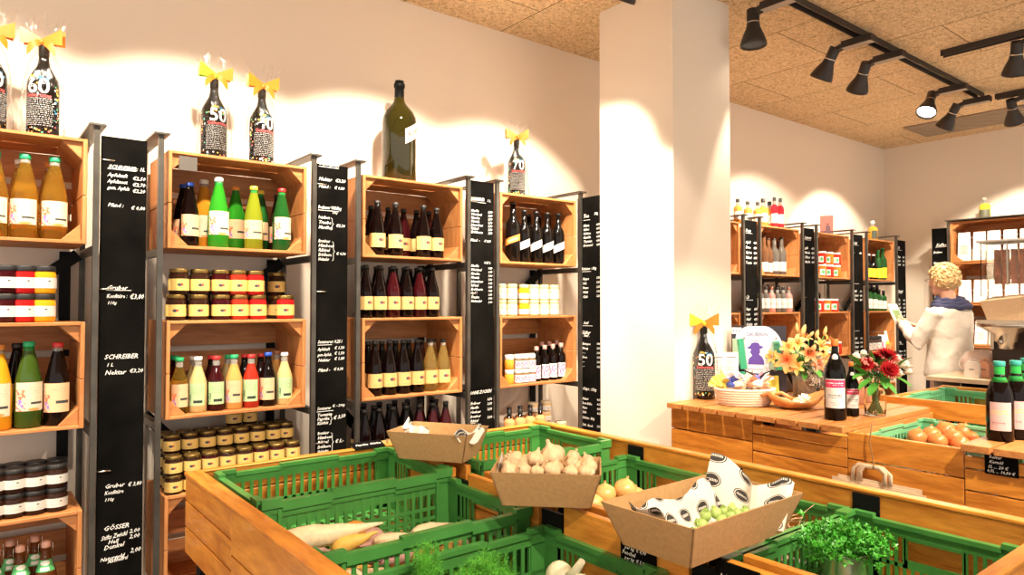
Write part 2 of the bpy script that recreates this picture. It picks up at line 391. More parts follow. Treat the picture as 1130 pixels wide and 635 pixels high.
B1 = [('SCHREIBER: 1L', .020, zl(187), .017), ('_', .018, zl(188), .085),
      ('Apfelsaft', .018, zl(196), .017, dict(w=.06)), ('€2,50', .092, zl(197.5), .016), ('Apfelmost', .018, zl(203), .017, dict(w=.06)), ('€2,70', .092, zl(204.5), .016),
      ('gem. Apfels', .018, zl(210), .017, dict(w=.066)), ('€2,20', .092, zl(211.5), .016), ('Pfand :', .02, zl(229), .017), ('€ 0,80', .088, zl(230.5), .016),
      ('Gruber', .020, zl(320), .020), ('_', .018, zl(321), .075), ('Konfitüre :', .020, zl(329), .018, dict(w=.062)), ('€3,80', .088, zl(330), .023), ('110g', .022, zl(336), .014),
      ('SCHREIBER', .016, zl(396), .022, dict(w=.1)), ('1 L', .022, zl(404), .016), ('Nektar', .018, zl(413), .021), ('€3,20', .09, zl(412), .018),
      ('Gruber', .022, zl(537), .019), ('Konfitüre', .022, zl(544), .018, dict(w=.056)), ('€ 3,80', .09, zl(538), .018), ('110g', .022, zl(551), .014),
      ('GÖSSER', .020, zl(583), .021), ('Stifts Zwickl', .014, zl(593), .020, dict(w=.078, t=.06)), ('Hell', .034, zl(598), .018), ('Dunkel', .022, zl(604), .020, dict(t=.06)),
      ('2,00', .096, zl(590), .018), ('2,00', .096, zl(596), .018), ('Naturgold', .012, zl(616), .017, dict(t=.05)), ('Alkoholfrei', .034, zl(619), .019, dict(w=.06, t=.05)), ('2,00', .100, zl(612), .021)]
board(.350, 2.632, .136, .40, 2.010, B1, 'tall chalkboard headed SCHREIBER with a grey chalk smear, between the first two shelves')
def z2(py): return at_y(362, py, 2.632).z
B2 = [('SCHREIBER', .014, z2(183), .020, dict(w=.084)), ('_', .012, z2(185), .085), ('Nektar', .012, z2(200), .019), ('€3,20', .082, z2(200), .018), ('Pfand :', .012, z2(208), .018), ('€ 0,80', .078, z2(208), .016),
      ('Bosbauer Wildling', .010, z2(231), .019, dict(w=.10)), ('_', .010, z2(233), .088), ('500g', .07, z2(235.5), .011), ('Preiselbeere', .012, z2(242), .018, dict(w=.048)), ('Traube', .012, z2(247.5), .018), ('Marillen', .012, z2(253), .018), ('}', .064, z2(254), .05), ('€5,30', .086, z2(250), .016),
      ('Brombeer', .012, z2(268), .018, dict(w=.05)), ('Himbeer', .012, z2(273), .018), ('Ribisel', .012, z2(278), .018), ('Erd-Beere', .012, z2(283), .018, dict(w=.056)), ('Holunder', .012, z2(288), .018, dict(w=.046)), ('}', .070, z2(288), .078), ('€ 4,50', .088, z2(281), .015),
      ('Sommerer: 0,25 l', .012, z2(379), .018, dict(w=.105)), ('_', .012, z2(381), .06), ('Apfelsaft', .012, z2(387), .017, dict(w=.052)), ('€ 1,50', .082, z2(386), .016), ('gem Apfels.', .012, z2(393), .017, dict(w=.06)), ('€ 1,50', .082, z2(392), .016), ('Nektar', .014, z2(399), .017), ('€ 1,80', .082, z2(398), .016),
      ('Pfand -', .014, z2(410), .018), ('€ 0,30', .08, z2(409.5), .015),
      ('Sommerer', .012, z2(452), .018, dict(w=.058)), ('_', .010, z2(454), .07), ('K. - 200g', .076, z2(450), .014), ('Tomaten', .012, z2(459), .017), ('Paprika', .012, z2(463.5), .017), ('Kürbis', .012, z2(468), .017), ('}', .064, z2(469), .045), ('€ 3,50', .080, z2(464), .019, dict(t=.1)),
      ('Brombeer', .014, z2(479), .017, dict(w=.048)), ('Himbeer', .014, z2(484), .017), ('Ribisel', .014, z2(489), .017), ('Erd-Beere', .014, z2(494), .017, dict(w=.055)), ('Holunder', .014, z2(499), .017, dict(w=.046)), ('}', .070, z2(499), .075), ('€ 5,-', .088, z2(490), .018)]
board(1.089, 2.632, .138, .40, 2.012, B2, 'tall chalkboard with four bracketed price lists, between second and third wall shelf')
def z3(py): return at_y(530, py, 2.632).z
words3 = ['Marille', 'Weichsel', 'Kirsche', 'Pfirsich', 'Johannisbeer', 'Ribisel', 'Erd-Beere']
B3 = [('SOMMERER', .012, z3(222), .022, dict(w=.078)), ('_', .010, z3(224), .088), ('1 L', .106, z3(222), .016)]
for i, w_ in enumerate(words3): B3 += [(w_, .014, z3(234.5 + i * 3.9), .016, dict(w=.07)), ('2,50', .112, z3(234.5 + i * 3.9), .014)]
B3 += [('Pfand  -', .012, z3(267), .017), ('€ 0,80', .090, z3(267), .014), ('0,25 L', .090, z3(291), .015)]
for i, w_ in enumerate(words3 + ['Apfel', 'Traube', 'Holunder']): B3 += [(w_, .014, z3(295 + i * 4.3), .016, dict(w=.07)), ('1,80', .112, z3(297 + i * 4.2), .014)]
B3 += [('OHNE ZUCKER!', .010, z3(435), .021, dict(w=.125, t=.03))]
for i, w_ in enumerate(['Erdbeer', 'Marille', 'Himbeer', 'Brombeer', 'Ribisel', 'Holunder', 'Zwetschke']): B3 += [(w_, .012, z3(446 + i * 4.8), .017, dict(w=.06))]
for y_ in (443, 448, 454, 463): B3 += [('3,50', .108, z3(y_), .016)]
board(1.826, 2.632, .148, .40, 2.028, B3, 'tall chalkboard headed SOMMERER with OHNE ZUCKER! below, between third and fourth wall shelf')
Z4 = lambda py: at_x(650, py, 2.545).z
B4 = [('Tee', .045, Z4(240), .026), ('_', .045, Z4(243), .05), ('20g', .125, Z4(238), .018)]
for i, w_ in enumerate(['Minze', 'Salbei', 'Melisse', 'Kamille', 'Thymian', 'Brennessel']): B4 += [(w_, .045, Z4(250 + i * 4.4), .018, dict(w=.07)), ('4,50', .14, Z4(250 + i * 4.4), .015)]
B4 += [('Kräuter : 80g', .03, Z4(298), .02, dict(w=.12)), ('_', .03, Z4(300), .07)]
for i, w_ in enumerate(['Suppe', 'Salz', 'Pesto', 'Wild', 'Chili']): B4 += [(w_, .04, Z4(309 + i * 5), .018, dict(w=.07)), ('5,50', .14, Z4(308 + i * 5), .015)]
B4 += [('Senf', .045, Z4(358), .02), ('_', .04, Z4(360), .07), ('Süßer', .035, Z4(369), .025), ('Senf .', .045, Z4(372), .02)]
for i in range(6): B4 += [(['Estragon', 'Honig', '-  -', 'Kren', '- -', '- -'][i], .035, Z4(381 + i * 5), .017, dict(w=.07)), ('3,50', .14, Z4(380 + i * 5), .014)]
B4 += [('Chips : 150g', .035, Z4(431), .02, dict(w=.12))]
for i, w_ in enumerate(['Natur', 'Rote Rübe', 'Käse', 'Salz']): B4 += [(w_, .035, Z4(442 + i * 5), .018, dict(w=.07)), ('4,50', .14, Z4(441 + i * 5), .015)]
B4 += [('Crème : 80g', .03, Z4(463), .018, dict(w=.12)), ('Dill . Knob.', .035, Z4(471), .017, dict(w=.08)), ('3,50', .14, Z4(470), .014)]
board(2.545, 2.655, .172, .40, 2.010, B4, 'tall chalkboard turned out from the fourth shelf beside the white pillar', -PI / 2)
# far boards: left edge from the picture plane of the shelf fronts
def farboard(x, w, lab, heads):
    L_ = []
    zz = 1.93
    for h_, ws in heads:
        L_ += [(h_, .014, zz, .030, dict(w=.09)), ('_', .014, zz - .008, .08)]; zz -= .075
        for w_ in ws: L_ += [(w_, .014, zz, .026, dict(w=.07)), ('4,50', .105, zz, .022)]; zz -= .034
        zz -= .20
    board(x, 2.632, w, .40, 2.010, L_, lab)
farboard(4.045, .150, 'chalkboard headed Essig, beside the crate of clear bottles behind the pillar', [('Essig', ['Apfel', 'Birne', 'Quitte', 'Ribisel', 'Tomate']), ('Öl', ['Raps', 'Lein', 'Hanf', 'Kürbis', 'Mohn']), ('Tee', ['Minze', 'Salbei'])])
farboard(4.800, .150, 'chalkboard headed Sommerer on far wall, upper lines only, blank below', [('Sommerer', ['gelb', 'Marmelade', 'Erdbeer', 'Marille'])])
farboard(5.548, .168, 'chalkboard with three short price lists on far wall, right of the red jam jars', [('Senf', ['-']), ('', ['Süß', 'Scharf', 'Kren']), ('', ['Dill', 'Knoblauch', 'Natur', 'Honig']), ('', ['Mild', 'Grob', 'Fein', 'Wein'])])
farboard(6.350, .170, 'narrow chalkboard at the end of far shelves, nearest the corner of the room', [('Öl', ['Raps', 'Lein', 'Hanf']), ('Kernöl', ['1 L', '0,5', '0,25', 'Walnuss', 'Mohn']), ('Tee', ['Minze', 'Salbei', 'Melisse', 'Malve', 'Rose', 'Anis'])])

# ------------------------------------------------------------------ bottles and jars
PROF = {
 'juice': ([(.033, 0), (.038, .005), (.038, .125), (.0345, .155), (.0215, .218), (.0150, .244), (.0140, .268)], .268, .0165, .017, .235),
 'syrup': ([(.024, 0), (.0272, .004), (.0272, .088), (.0245, .106), (.0150, .134), (.0115, .148), (.0112, .178)], .178, .0130, .013, .140),
 'nectar': ([(.028, 0), (.0325, .004), (.0325, .102), (.0290, .130), (.0170, .176), (.0120, .200), (.0115, .226)], .226, .0135, .014, .20),
 'wine': ([(.031, 0), (.0355, .004), (.0355, .165), (.033, .183), (.018, .210), (.0145, .222), (.0140, .285)], .285, .0150, .012, .9),
 'square': ([(.030, 0), (.034, .004), (.034, .105), (.030, .118), (.014, .128), (.0135, .165)], .165, .0150, .024, .12),
 'oil': ([(.037, 0), (.041, .005), (.041, .165), (.037, .188), (.018, .232), (.0125, .25), (.0118, .275)], .275, .0165, .030, .9),
 'swing': ([(.030, 0), (.033, .004), (.033, .12), (.030, .145), (.0165, .185), (.0135, .20), (.0130, .225)], .225, .0135, .001, .9),
 'vinegar': ([(.022, 0), (.024, .004), (.024, .115), (.022, .128), (.011, .142), (.0105, .175)], .175, .0115, .022, .13),
}
_bp = {}
def bottle(kind, liquid, glass, cap, label, lz=(.03, .11), arc=1.15, dy=None, slant=0, n=18):
    key = (kind, liquid.name, glass.name, cap.name, label.name if label else '', lz, arc, slant)
    if key in _bp: return _bp[key]
    prof, ch, cr, chh, fill = PROF[kind]; r = proto('glass_bottle')
    # split profile at fill level
    P = []; mis = []
    for i, (a, z) in enumerate(prof):
        P.append((a, z))
        if i: mis.append(0 if prof[i - 1][1] < fill - .001 and z <= fill + .02 else 1)
    body = MB().lathe(P, n, mis=mis); pc(r, body.obj('body', [liquid, glass], link=False))
    zc = prof[-1][1]
    pc(r, MB().lathe([(cr * .97, zc - .012), (cr, zc - .008), (cr, zc - .012 + chh * .9), (cr * .85, zc - .012 + chh)], 14).obj('cap', cap, link=False))
    if label:
        rad = max(a for a, z in prof) + .0007; m = 10; vs = []; fs = []; us = []
        for j in (0, 1):
            for i in range(m + 1):
                a = -arc + 2 * arc * i / m
                zz = lz[j] + slant * (i / m - .5)
                vs.append((rad * math.sin(a), -rad * math.cos(a), zz))
        for i in range(m):
            fs.append((i, i + 1, m + 2 + i, m + 1 + i)); us.append([(i / m, 0), ((i + 1) / m, 0), ((i + 1) / m, 1), (i / m, 1)])
        pc(r, MB().add(vs, fs, 0, True, us).obj('paper_label', label, link=False))
    _bp[key] = r; return r
_jp = {}
def jar(r0, h, content, lid, label, lz=(.25, .72), arc=1.4, lidh=.20, squat=1.0):
    key = (r0, h, content.name, lid.name, label.name if label else '', lz)
    if key in _jp: return _jp[key]
    r = proto('preserve_jar'); b = h * (1 - lidh)
    pc(r, MB().lathe([(r0 * .9, 0), (r0, h * .06), (r0, b * .88), (r0 * .88, b), (r0 * .86, b + .002)], 16).obj('glass_body', content, link=False))
    pc(r, MB().lathe([(r0 * .93, b), (r0 * .95, b + .001), (r0 * .95, h - .002), (r0 * .90, h)], 16).obj('lid', lid, link=False))
    if label:
        rad = r0 + .0006; m = 10; vs = []; fs = []; us = []
        for j in (0, 1):
            for i in range(m + 1):
                a = -arc + 2 * arc * i / m; vs.append((rad * math.sin(a), -rad * math.cos(a), lz[j] * b))
        for i in range(m):
            fs.append((i, i + 1, m + 2 + i, m + 1 + i)); us.append([(i / m, 0), ((i + 1) / m, 0), ((i + 1) / m, 1), (i / m, 1)])
        pc(r, MB().add(vs, fs, 0, True, us).obj('paper_label', label, link=False))
    _jp[key] = r; return r
ORD = ['first', 'second', 'third', 'fourth', 'fifth', 'sixth', 'seventh', 'eighth', 'ninth', 'tenth', 'eleventh', 'twelfth']
def face(x, y): return math.atan2(y, x) - PI / 2    # turns a label towards the shop floor in front of it

# labels
L_cream = label_mat('cream label with small emblem', (.74, .50, .19), [(.52, .74, .42, .66, (.07, .07, .10), 'oval'), (.64, .80, .44, .62, (.45, .07, .05), 'oval'), (.34, .80, .12, .22, (.45, .30, .12), 'text')])
L_creamj = label_mat('cream jar label with emblem', (.80, .54, .16), [(.44, .62, .35, .62, (.05, .05, .07), 'oval'), (.56, .66, .4, .62, (.4, .06, .05), 'oval'), (.3, .7, .12, .26, (.4, .26, .1), 'text')])
L_flower = label_mat('white label with flowers', (.74, .63, .46), [(0, .34, 0, .75, (.75, .20, .10), 'speck'), (.06, .26, .1, .4, (.3, .18, .6), 'speck'), (.5, .92, .23, .31, (.04, .05, .05), 'bar'), (.3, .9, .6, .85, (.6, .5, .36), 'text'), (.4, .8, 0, .1, (.8, .3, .08), 'oval')])
L_flowero = label_mat('peach label with flowers', (.70, .48, .28), [(0, .3, 0, .6, (.75, .15, .08), 'speck'), (.04, .3, .1, .35, (.3, .15, .55), 'speck'), (.5, .95, .30, .40, (.04, .05, .05), 'bar'), (.3, .85, .7, .85, (.5, .36, .22), 'text')])
L_mint = label_mat('pale green label with bar', (.42, .60, .32), [(.35, .85, .12, .24, (.02, .03, .03), 'bar'), (.2, .9, .5, .85, (.28, .45, .22), 'text'), (0, .2, .1, .5, (.1, .2, .1), 'speck')])
L_white = label_mat('white label', (.70, .67, .62), [(.6, .68, .6, .74, (.05, .05, .05), 'oval'), (.15, .7, .25, .4, (.45, .42, .40), 'text')])
L_whitep = label_mat('white label with print', (.70, .67, .62), [(.3, .8, .3, .6, (.2, .2, .2), 'text')])
L_dia = label_mat('white slanted label', (.86, .82, .76), [(.3, .8, .35, .65, (.65, .10, .06), 'text')])
L_diao = label_mat('orange slanted label', (.80, .22, .04), [(.2, .8, .3, .65, (.9, .85, .7), 'text')])
L_reiter = label_mat('white and magenta label', (.70, .67, .62), [(0, 1, .70, .97, (.70, .03, .12), 'bar'), (.1, .9, .78, .88, (.95, .8, .8), 'text'), (.15, .85, .35, .50, (.05, .05, .05), 'text'), (.3, .7, .1, .2, (.3, .3, .3), 'text')])
L_pink = label_mat('pale pink label with yellow word', (.62, .42, .40), [(.1, .8, .55, .72, (.85, .60, .15), 'text'), (.1, .7, .2, .3, (.4, .1, .1), 'text')])
L_greenw = label_mat('white and green label', (.84, .86, .80), [(.4, .95, .2, .85, (.08, .42, .16), 'oval'), (.05, .4, .3, .6, (.3, .3, .3), 'text')])
L_yel = label_mat('yellow label', (.85, .65, .02), [(.2, .8, .4, .6, (.1, .1, .05), 'text')])
L_purple = label_mat('white label with purple dots', (.85, .82, .82), [(.0, 1, .1, .9, (.30, .10, .28), 'speck')])
# caps, contents
C = lambda nm, col, **k: plain(nm, col, k.pop('rough', .4), **k)
c_green, c_red, c_white, c_blue = C('green cap', (.02, .42, .16)), C('red cap', (.62, .03, .03)), C('white cap', (.82, .80, .76)), C('blue cap', (.02, .08, .45))
c_orange, c_black, c_yellow, c_brown = C('orange cap', (.75, .28, .05)), C('black cap', (.02, .018, .018)), C('yellow cap', (.8, .55, .05)), C('brown cork', (.30, .12, .06))
J = lambda nm, col, tr=0: glass_like(nm, col, trans=tr)
j_amber = plain('amber juice', (.88, .56, .09), .03, trans=.92, ior=1.25); j_orange = J('orange juice', (.60, .24, .02)); j_dark = J('dark juice', (.004, .0015, .0015)); j_green = J('bright green bottle', (.025, .24, .015), .1)
j_lime = J('yellow green bottle', (.19, .22, .012), .1); j_olive = J('olive bottle', (.05, .10, .012), .2); j_red = J('red syrup', (.42, .03, .015), .1); j_ruby = J('ruby nectar', (.040, .003, .005), .1)
j_peach = J('peach syrup', (.62, .32, .09)); j_gold = plain('golden juice', (.93, .66, .20), .03, trans=.88, ior=1.25); j_pale = J('pale syrup', (.58, .45, .20)); j_berry = J('berry jam', (.20, .012, .03)); j_jamred = J('red jam', (.40, .012, .012))
j_yel = J('yellow jam', (.72, .33, .015)); j_deepgreen = J('deep green bottle', (.012, .09, .015), .15); j_choc = J('brown spread', (.030, .011, .006)); j_cream = J('creamy mustard', (.80, .66, .36)); j_clearl = J('clear spirit', (.22, .19, .16), .5)
g_clear = plain('clear bottle neck', (.80, .78, .72), .04, trans=.75, coat=1.0); g_green = J('green neck', (.03, .28, .06), .3); g_dark = m_winegl
g_amberneck = plain('amber neck', (.75, .45, .12), .04, trans=.5, coat=1.0)
m_tan = plain('tan paper tag', (.75, .55, .3), .7)

def zfor(j): return ZS[j] + .0112
ROWY = [2.700, 2.785, 2.868]
def shelfrow(items, z, unit, where, grp, noun='bottle', jitter=.0, rowy=ROWY, cat=None, name=None):
    """items: (px, row, prototype, look, scale) ; px is where its foot shows along the shelf"""
    rows = {}
    for it in items: rows.setdefault(it[1], []).append(it)
    crate_ = 'crate' in where
    for rw, its in rows.items():
        its.sort(key=lambda t: t[0]); n = len(its); xs = []; rs = []
        for (px, _, pr, look, s) in its:
            rad = max(KIDS[pr][0].data.vertices[i_].co.x for i_ in range(len(KIDS[pr][0].data.vertices))) * (s if not isinstance(s, tuple) else s[0]) + .0012
            xs.append(at_y(px, 336, rowy[rw]).x); rs.append(rad)
        lo, hi = UX[unit] + (.034 if crate_ else .002), UX[unit] + CW - (.030 if crate_ else .002)
        for _p in range(2):
            for i in range(n):                              # keep neighbours from touching and all of them on the shelf
                xs[i] = max(xs[i], (xs[i - 1] + rs[i - 1] + rs[i]) if i else (lo + rs[0] if unit else xs[i]))
            for i in range(n - 1, -1, -1): xs[i] = min(xs[i], (xs[i + 1] - rs[i + 1] - rs[i]) if i < n - 1 else hi - rs[i])
        for i, (px, _, pr, look, s) in enumerate(its):
            x = xs[i]; y = rowy[rw]
            pos = ORD[i] + ' from left' if n > 1 else 'alone'
            fr = {0: 'front row', 1: 'second row', 2: 'back row'}[rw]
            o = place(pr, (x, y, z), face(x, y) * .8 + R.uniform(-.25, .25), s, f'{look}, {pos}, {fr}, {where}', cat or noun, grp)
            if name: o.name = name

# --- leftmost shelf
A_ = lambda *a, **k: bottle(*a, **k)
green_am = A_('juice', j_amber, g_clear, c_green, L_flower, (.045, .125))
shelfrow([(25, 0, green_am, 'amber juice bottle with green cap', 1), (58, 0, green_am, 'amber juice bottle with green cap', 1), (-9, 0, green_am, 'amber juice bottle with green cap', 1),
          (20, 1, A_('juice', j_gold, g_clear, c_white, L_flower, (.045, .125)), 'golden juice bottle with white cap', .98), (53, 1, A_('juice', j_gold, g_clear, c_orange, L_flower, (.045, .125)), 'golden juice bottle with orange cap', .98)],
         zfor(0), 0, 'top crate, leftmost shelf', 'juice bottles in the wall crates')
JR = lambda cont, lid=c_black, lab=L_white: jar(.0345, .090, cont, lid, lab)
for lay in (0, 1):
    ly = 'lower' if lay == 0 else 'upper'
    for rw in (0, 1):
        for i, px in enumerate((-14, 6, 27, 48)):
            cont, nm = [(j_ruby, 'dark red'), (j_ruby, 'dark red'), (j_jamred, 'bright red'), (j_yel, 'yellow')][i]
            x = at_y(px, 336, ROWY[rw]).x
            place(JR(cont), (x, ROWY[rw], ZS[1] + CH + .001 + lay * .0905), face(x, 2.7) + R.uniform(-.2, .2), 1, f'{nm} jam jar, {ly} layer, {("front", "back")[rw]} row, {ORD[i]} from left, leftmost shelf', 'jar', 'jam jars with white labels')
shelfrow([(2, 0, A_('juice', j_yel, g_clear, c_orange, L_flower, (.045, .15)), 'yellow orange juice bottle', .97), (37, 0, A_('juice', j_olive, g_green, c_green, L_flower, (.055, .145)), 'olive green bottle with flowery label', 1.0), (66, 0, A_('juice', j_dark, g_clear, c_red, L_flowero, (.045, .14)), 'dark red juice bottle with red cap', .98),
          (20, 1, A_('juice', j_dark, g_dark, c_black, L_flowero, (.045, .14)), 'black topped dark bottle', .97), (80, 1, A_('syrup', j_choc, g_dark, c_orange, None), 'small brown bottle with orange cap', .95)],
         zfor(1), 0, 'middle crate, leftmost shelf', 'juice bottles in the wall crates')
for lay in (0, 1):
    for rw in (0, 1):
        for i, px in enumerate((-4, 19, 42, 65)):
            x = at_y(px + (0 if rw == 0 else 0), 336, ROWY[rw] - .005).x
            place(JR(j_choc, c_black, L_white) if True else 0, (x, ROWY[rw] - .005, ZS[2] + CH + .001 + lay * .0755), face(x, 2.7) + R.uniform(-.2, .2), (.95, .95, .83), f'black lidded jar, {("lower", "upper")[lay]} layer, {("front", "back")[rw]} row, {ORD[i]} from left, leftmost shelf', 'jar', 'black lidded jars with white labels')
def swing_bottle():
    r = proto('swing_top_bottle'); prof = PROF['swing'][0]
    pc(r, MB().lathe(prof, 16).obj('body', glass_like('brown beer glass', (.10, .03, .008)), link=False))
    pc(r, MB().lathe([(.0132, .222), (.0145, .226), (.0135, .240), (.006, .244)], 12).obj('stopper', C('pink porcelain', (.70, .38, .28)), link=False))
    b = MB()
    for s in (-1, 1): b.tube([(s * .015, 0, .20), (s * .020, -.008, .215), (s * .020, -.006, .236), (s * .008, 0, .240)], .0011, 5)
    b.tube([(-.016, 0, .196), (0, -.016, .194), (.016, 0, .196)], .0011, 5)
    pc(r, b.obj('wire_clip', m_inox, link=False))
    lb = label_mat('green neck label', (.10, .45, .16), [(.2, .8, .55, .95, (.85, .85, .75), 'oval'), (.3, .7, .1, .4, (.85, .85, .75), 'bar')])
    vs = []; fs = []; us = []
    for j in (0, 1):
        for i in range(9):
            a = -1.2 + 2.4 * i / 8; rr = .0295 if j == 0 else .0172; vs.append((rr * math.sin(a), -rr * math.cos(a), .148 if j == 0 else .184))
    for i in range(8): fs.append((i, i + 1, 10 + i, 9 + i)); us.append([(i / 8, 0), ((i + 1) / 8, 0), ((i + 1) / 8, 1), (i / 8, 1)])
    pc(r, MB().add(vs, fs, 0, True, us).obj('neck_label', lb, link=False)); return r
sw = swing_bottle()
for i, (px, rw) in enumerate([(0, 0), (27, 0), (55, 0), (16, 1), (43, 1)]):
    x = at_y(px, 336, ROWY[rw] + .01).x
    place(sw, (x, ROWY[rw] + .01, zfor(2)), R.uniform(-.3, .3), .97, f'brown swing top beer bottle, {ORD[i] if rw == 0 else ORD[i - 3]} from left, {("front", "second")[rw]} row, leftmost shelf', 'bottle', 'swing top beer bottles')

# --- second shelf
tag(MB().box((.588, 2.6335, 1.925), (.648, 2.6365, 1.975)).obj('metal_plate', plain('grey tin plate', (.20, .18, .16), .35, metal=.7)), 'small blank grey metal plate screwed on the upper left of the second crate', 'plate')
shelfrow([(208, 0, A_('juice', j_dark, g_dark, c_blue, L_flowero, (.045, .135)), 'black bottle with blue cap', .86), (240, 0, A_('juice', j_green, g_green, c_white, L_flower, (.05, .14)), 'bright green bottle with white cap', .97),
          (279, 0, A_('juice', j_lime, g_green, c_yellow, L_flowero, (.045, .125)), 'lime yellow bottle with yellow cap', .90), (310, 0, A_('juice', j_deepgreen, g_green, c_red, L_flower, (.05, .145)), 'deep green bottle with red cap', .91),
          (219, 1, A_('juice', j_orange, g_clear, c_white, L_flower, (.045, .13)), 'orange bottle with white cap', .97), (259, 1, A_('juice', j_green, g_green, c_orange, L_flowero, (.05, .13)), 'green bottle with orange cap', .92),
          (291, 1, A_('juice', j_deepgreen, g_green, c_yellow, L_flowero, (.05, .13)), 'dark green bottle with yellow cap', .90), (305, 1, A_('juice', j_choc, g_dark, c_black, L_flowero, (.045, .12)), 'brown bottle with black cap', .86), (201, 1, A_('juice', j_dark, g_dark, c_blue, L_flowero, (.045, .12)), 'black bottle with dark cap', .88)],
         zfor(0), 1, 'top crate, second shelf', 'juice bottles in the wall crates')
JC = lambda cont, lid=m_gold: jar(.0340, .092, cont, lid, L_creamj, (.18, .72), lidh=.16)
z_ = ZS[1] + CH + .001
low = [(194, 0, j_choc, 'dark'), (219, 0, j_choc, 'dark'), (244, 0, j_ruby, 'dark red'), (264, 0, j_red, 'red'), (284, 0, j_jamred, 'bright red'), (315, 0, j_jamred, 'bright red'), (303, 1, j_choc, 'dark')]
upp = [(197, 0, j_choc, 'dark'), (220, 0, j_choc, 'dark'), (243, 0, j_ruby, 'dark red'), (262, 0, j_red, 'red'), (281, 0, j_jamred, 'bright red'), (311, 1, j_choc, 'dark')]
for lay, row in ((0, low), (1, upp)):
    for i, (px, rw, cont, nm) in enumerate(row):
        x = at_y(px, 336, ROWY[rw]).x; yy = ROWY[rw]
        if lay == 1 and px == 311: yy = 2.745; x = at_y(px, 336, yy).x + .012
        if lay == 0 and px == 303: yy = 2.77; x = .985
        if lay == 1 and px == 311: x = .985; yy = 2.77
        place(JC(cont), (x, yy, z_ + lay * .0925), face(x, 2.7) + R.uniform(-.15, .15), 1, f'{nm} jam jar with cream label, {("lower", "upper")[lay]} layer, {ORD[i]} from left, second shelf', 'jar', 'jam jars with cream labels')
for i, px in enumerate((197, 222, 247, 268)):
    for lay in (0, 1):
        x = at_y(px, 336, 2.79).x
        place(JC(j_choc), (x, 2.79, z_ + lay * .0925), R.uniform(-.2, .2), 1, f'dark jam jar standing behind the front jars, {("lower", "upper")[lay]} layer, {ORD[i]} from left, second shelf', 'jar', 'jam jars with cream labels')
SY = lambda liq, cap, lab, gl=g_clear: A_('syrup', liq, gl, cap, lab, (.022, .095), 1.0)
shelfrow([(208, 0, SY(j_amber, c_green, L_flowero), 'amber syrup bottle with green cap', 1.12), (229, 0, SY(j_pale, c_white, L_mint), 'pale syrup bottle with white cap', 1.12), (246, 0, SY(j_ruby, c_red, L_mint), 'dark red syrup bottle with red cap', 1.12),
          (263, 0, SY(j_peach, c_green, L_flowero), 'peach syrup bottle with green cap', 1.13), (279, 0, SY(j_red, c_red, L_mint), 'bright red syrup bottle with red cap', 1.12), (294, 0, SY(j_dark, c_blue, L_flowero, g_dark), 'black syrup bottle with blue cap', 1.15), (308, 0, SY(j_pale, c_white, L_mint), 'creamy syrup bottle with clear neck', 1.13),
          (199, 1, SY(j_ruby, c_green, L_flowero, g_dark), 'dark syrup bottle with green cap', 1.12), (221, 1, SY(j_pale, c_white, L_flowero), 'cloudy syrup bottle with white cap', 1.1), (238, 1, SY(j_ruby, c_red, L_flowero, g_dark), 'dark syrup bottle with red cap', 1.1),
          (255, 1, SY(j_pale, c_green, L_mint), 'pale syrup bottle with green cap', 1.1), (270, 1, SY(j_dark, c_red, L_mint, g_dark), 'near black syrup bottle with red cap', 1.1), (286, 1, SY(j_ruby, c_red, L_mint, g_dark), 'wine red syrup bottle with red cap', 1.1), (298, 1, SY(j_peach, c_brown, L_mint), 'tan syrup bottle with brown cap', 1.15), (193, 2, SY(j_dark, c_green, None, g_dark), 'black syrup bottle with green cap', 1.1)],
         zfor(1), 1, 'middle crate, second shelf', 'small syrup bottles')
JB = lambda cont=j_choc: jar(.0295, .0655, cont, m_gold, L_creamj, (.16, .80), lidh=.17)
z_ = ZS[2] + CH + .001
for rw, (yy, lays) in enumerate(((2.674, 2), (2.740, 3), (2.806, 4))):
    xs = [.590 + .0612 * i for i in range(8)]
    for lay in range(lays):
        for i, x in enumerate(xs):
            if lay == 3 and i not in (4, 5): continue
            if i == 7 and rw == 1: x = 1.008
            place(JB(j_ruby if (rw == 0 and i in (2, 5, 6)) else j_choc), (x + (0 if rw != 1 else .008), yy, z_ + lay * .0657), face(x, 2.7) + R.uniform(-.18, .18), 1, f'honey labelled jar, {ORD[rw]} row, {("bottom", "second", "third", "top")[lay]} layer, {ORD[i]} from left, second shelf', 'jar', 'stacked jars with honey coloured labels')

# --- third shelf
NE = lambda liq, cap=c_black, gl=g_dark: A_('nectar', liq, gl, cap, L_cream, (.035, .092), 1.35)
nd, ng, nr = NE(j_dark, c_black, g_dark), NE(j_gold, c_black, g_clear), NE(j_ruby, c_black, g_dark)
dk = 'cream labelled dark nectar bottle'
shelfrow([(416, 0, nd, dk, 1.05), (436, 0, nd, dk, 1.05), (467, 0, nd, dk, 1.05), (480, 0, nd, dk, 1.02), (409, 1, nd, dk, 1), (428, 1, nd, dk, 1), (445, 1, nr, dk, 1), (455, 1, nd, dk, 1), (472, 1, nr, dk, 1)],
         zfor(0), 2, 'top crate, third shelf', 'nectar bottles with cream labels')
rd = 'cream labelled ruby nectar bottle'
def nrow(rows_, z, where, ruby):
    its = []
    for rw, pxs in rows_:
        for i, px in enumerate(pxs):
            its.append((px, rw, nr if ruby(rw, i) else nd, rd if ruby(rw, i) else dk, .98))
    shelfrow(its, z, 2, where, 'nectar bottles with cream labels', rowy=[2.680, 2.762, 2.844])
nrow(((0, (395, 411, 429, 444, 457, 472)), (1, (400, 415, 431, 446, 460, 475)), (2, (404, 420, 436, 452, 466))), ZS[1] + CH + .001, 'upper gap, third shelf', lambda rw, i: rw == 0 and i in (2, 4))
gd = 'cream labelled golden juice bottle'
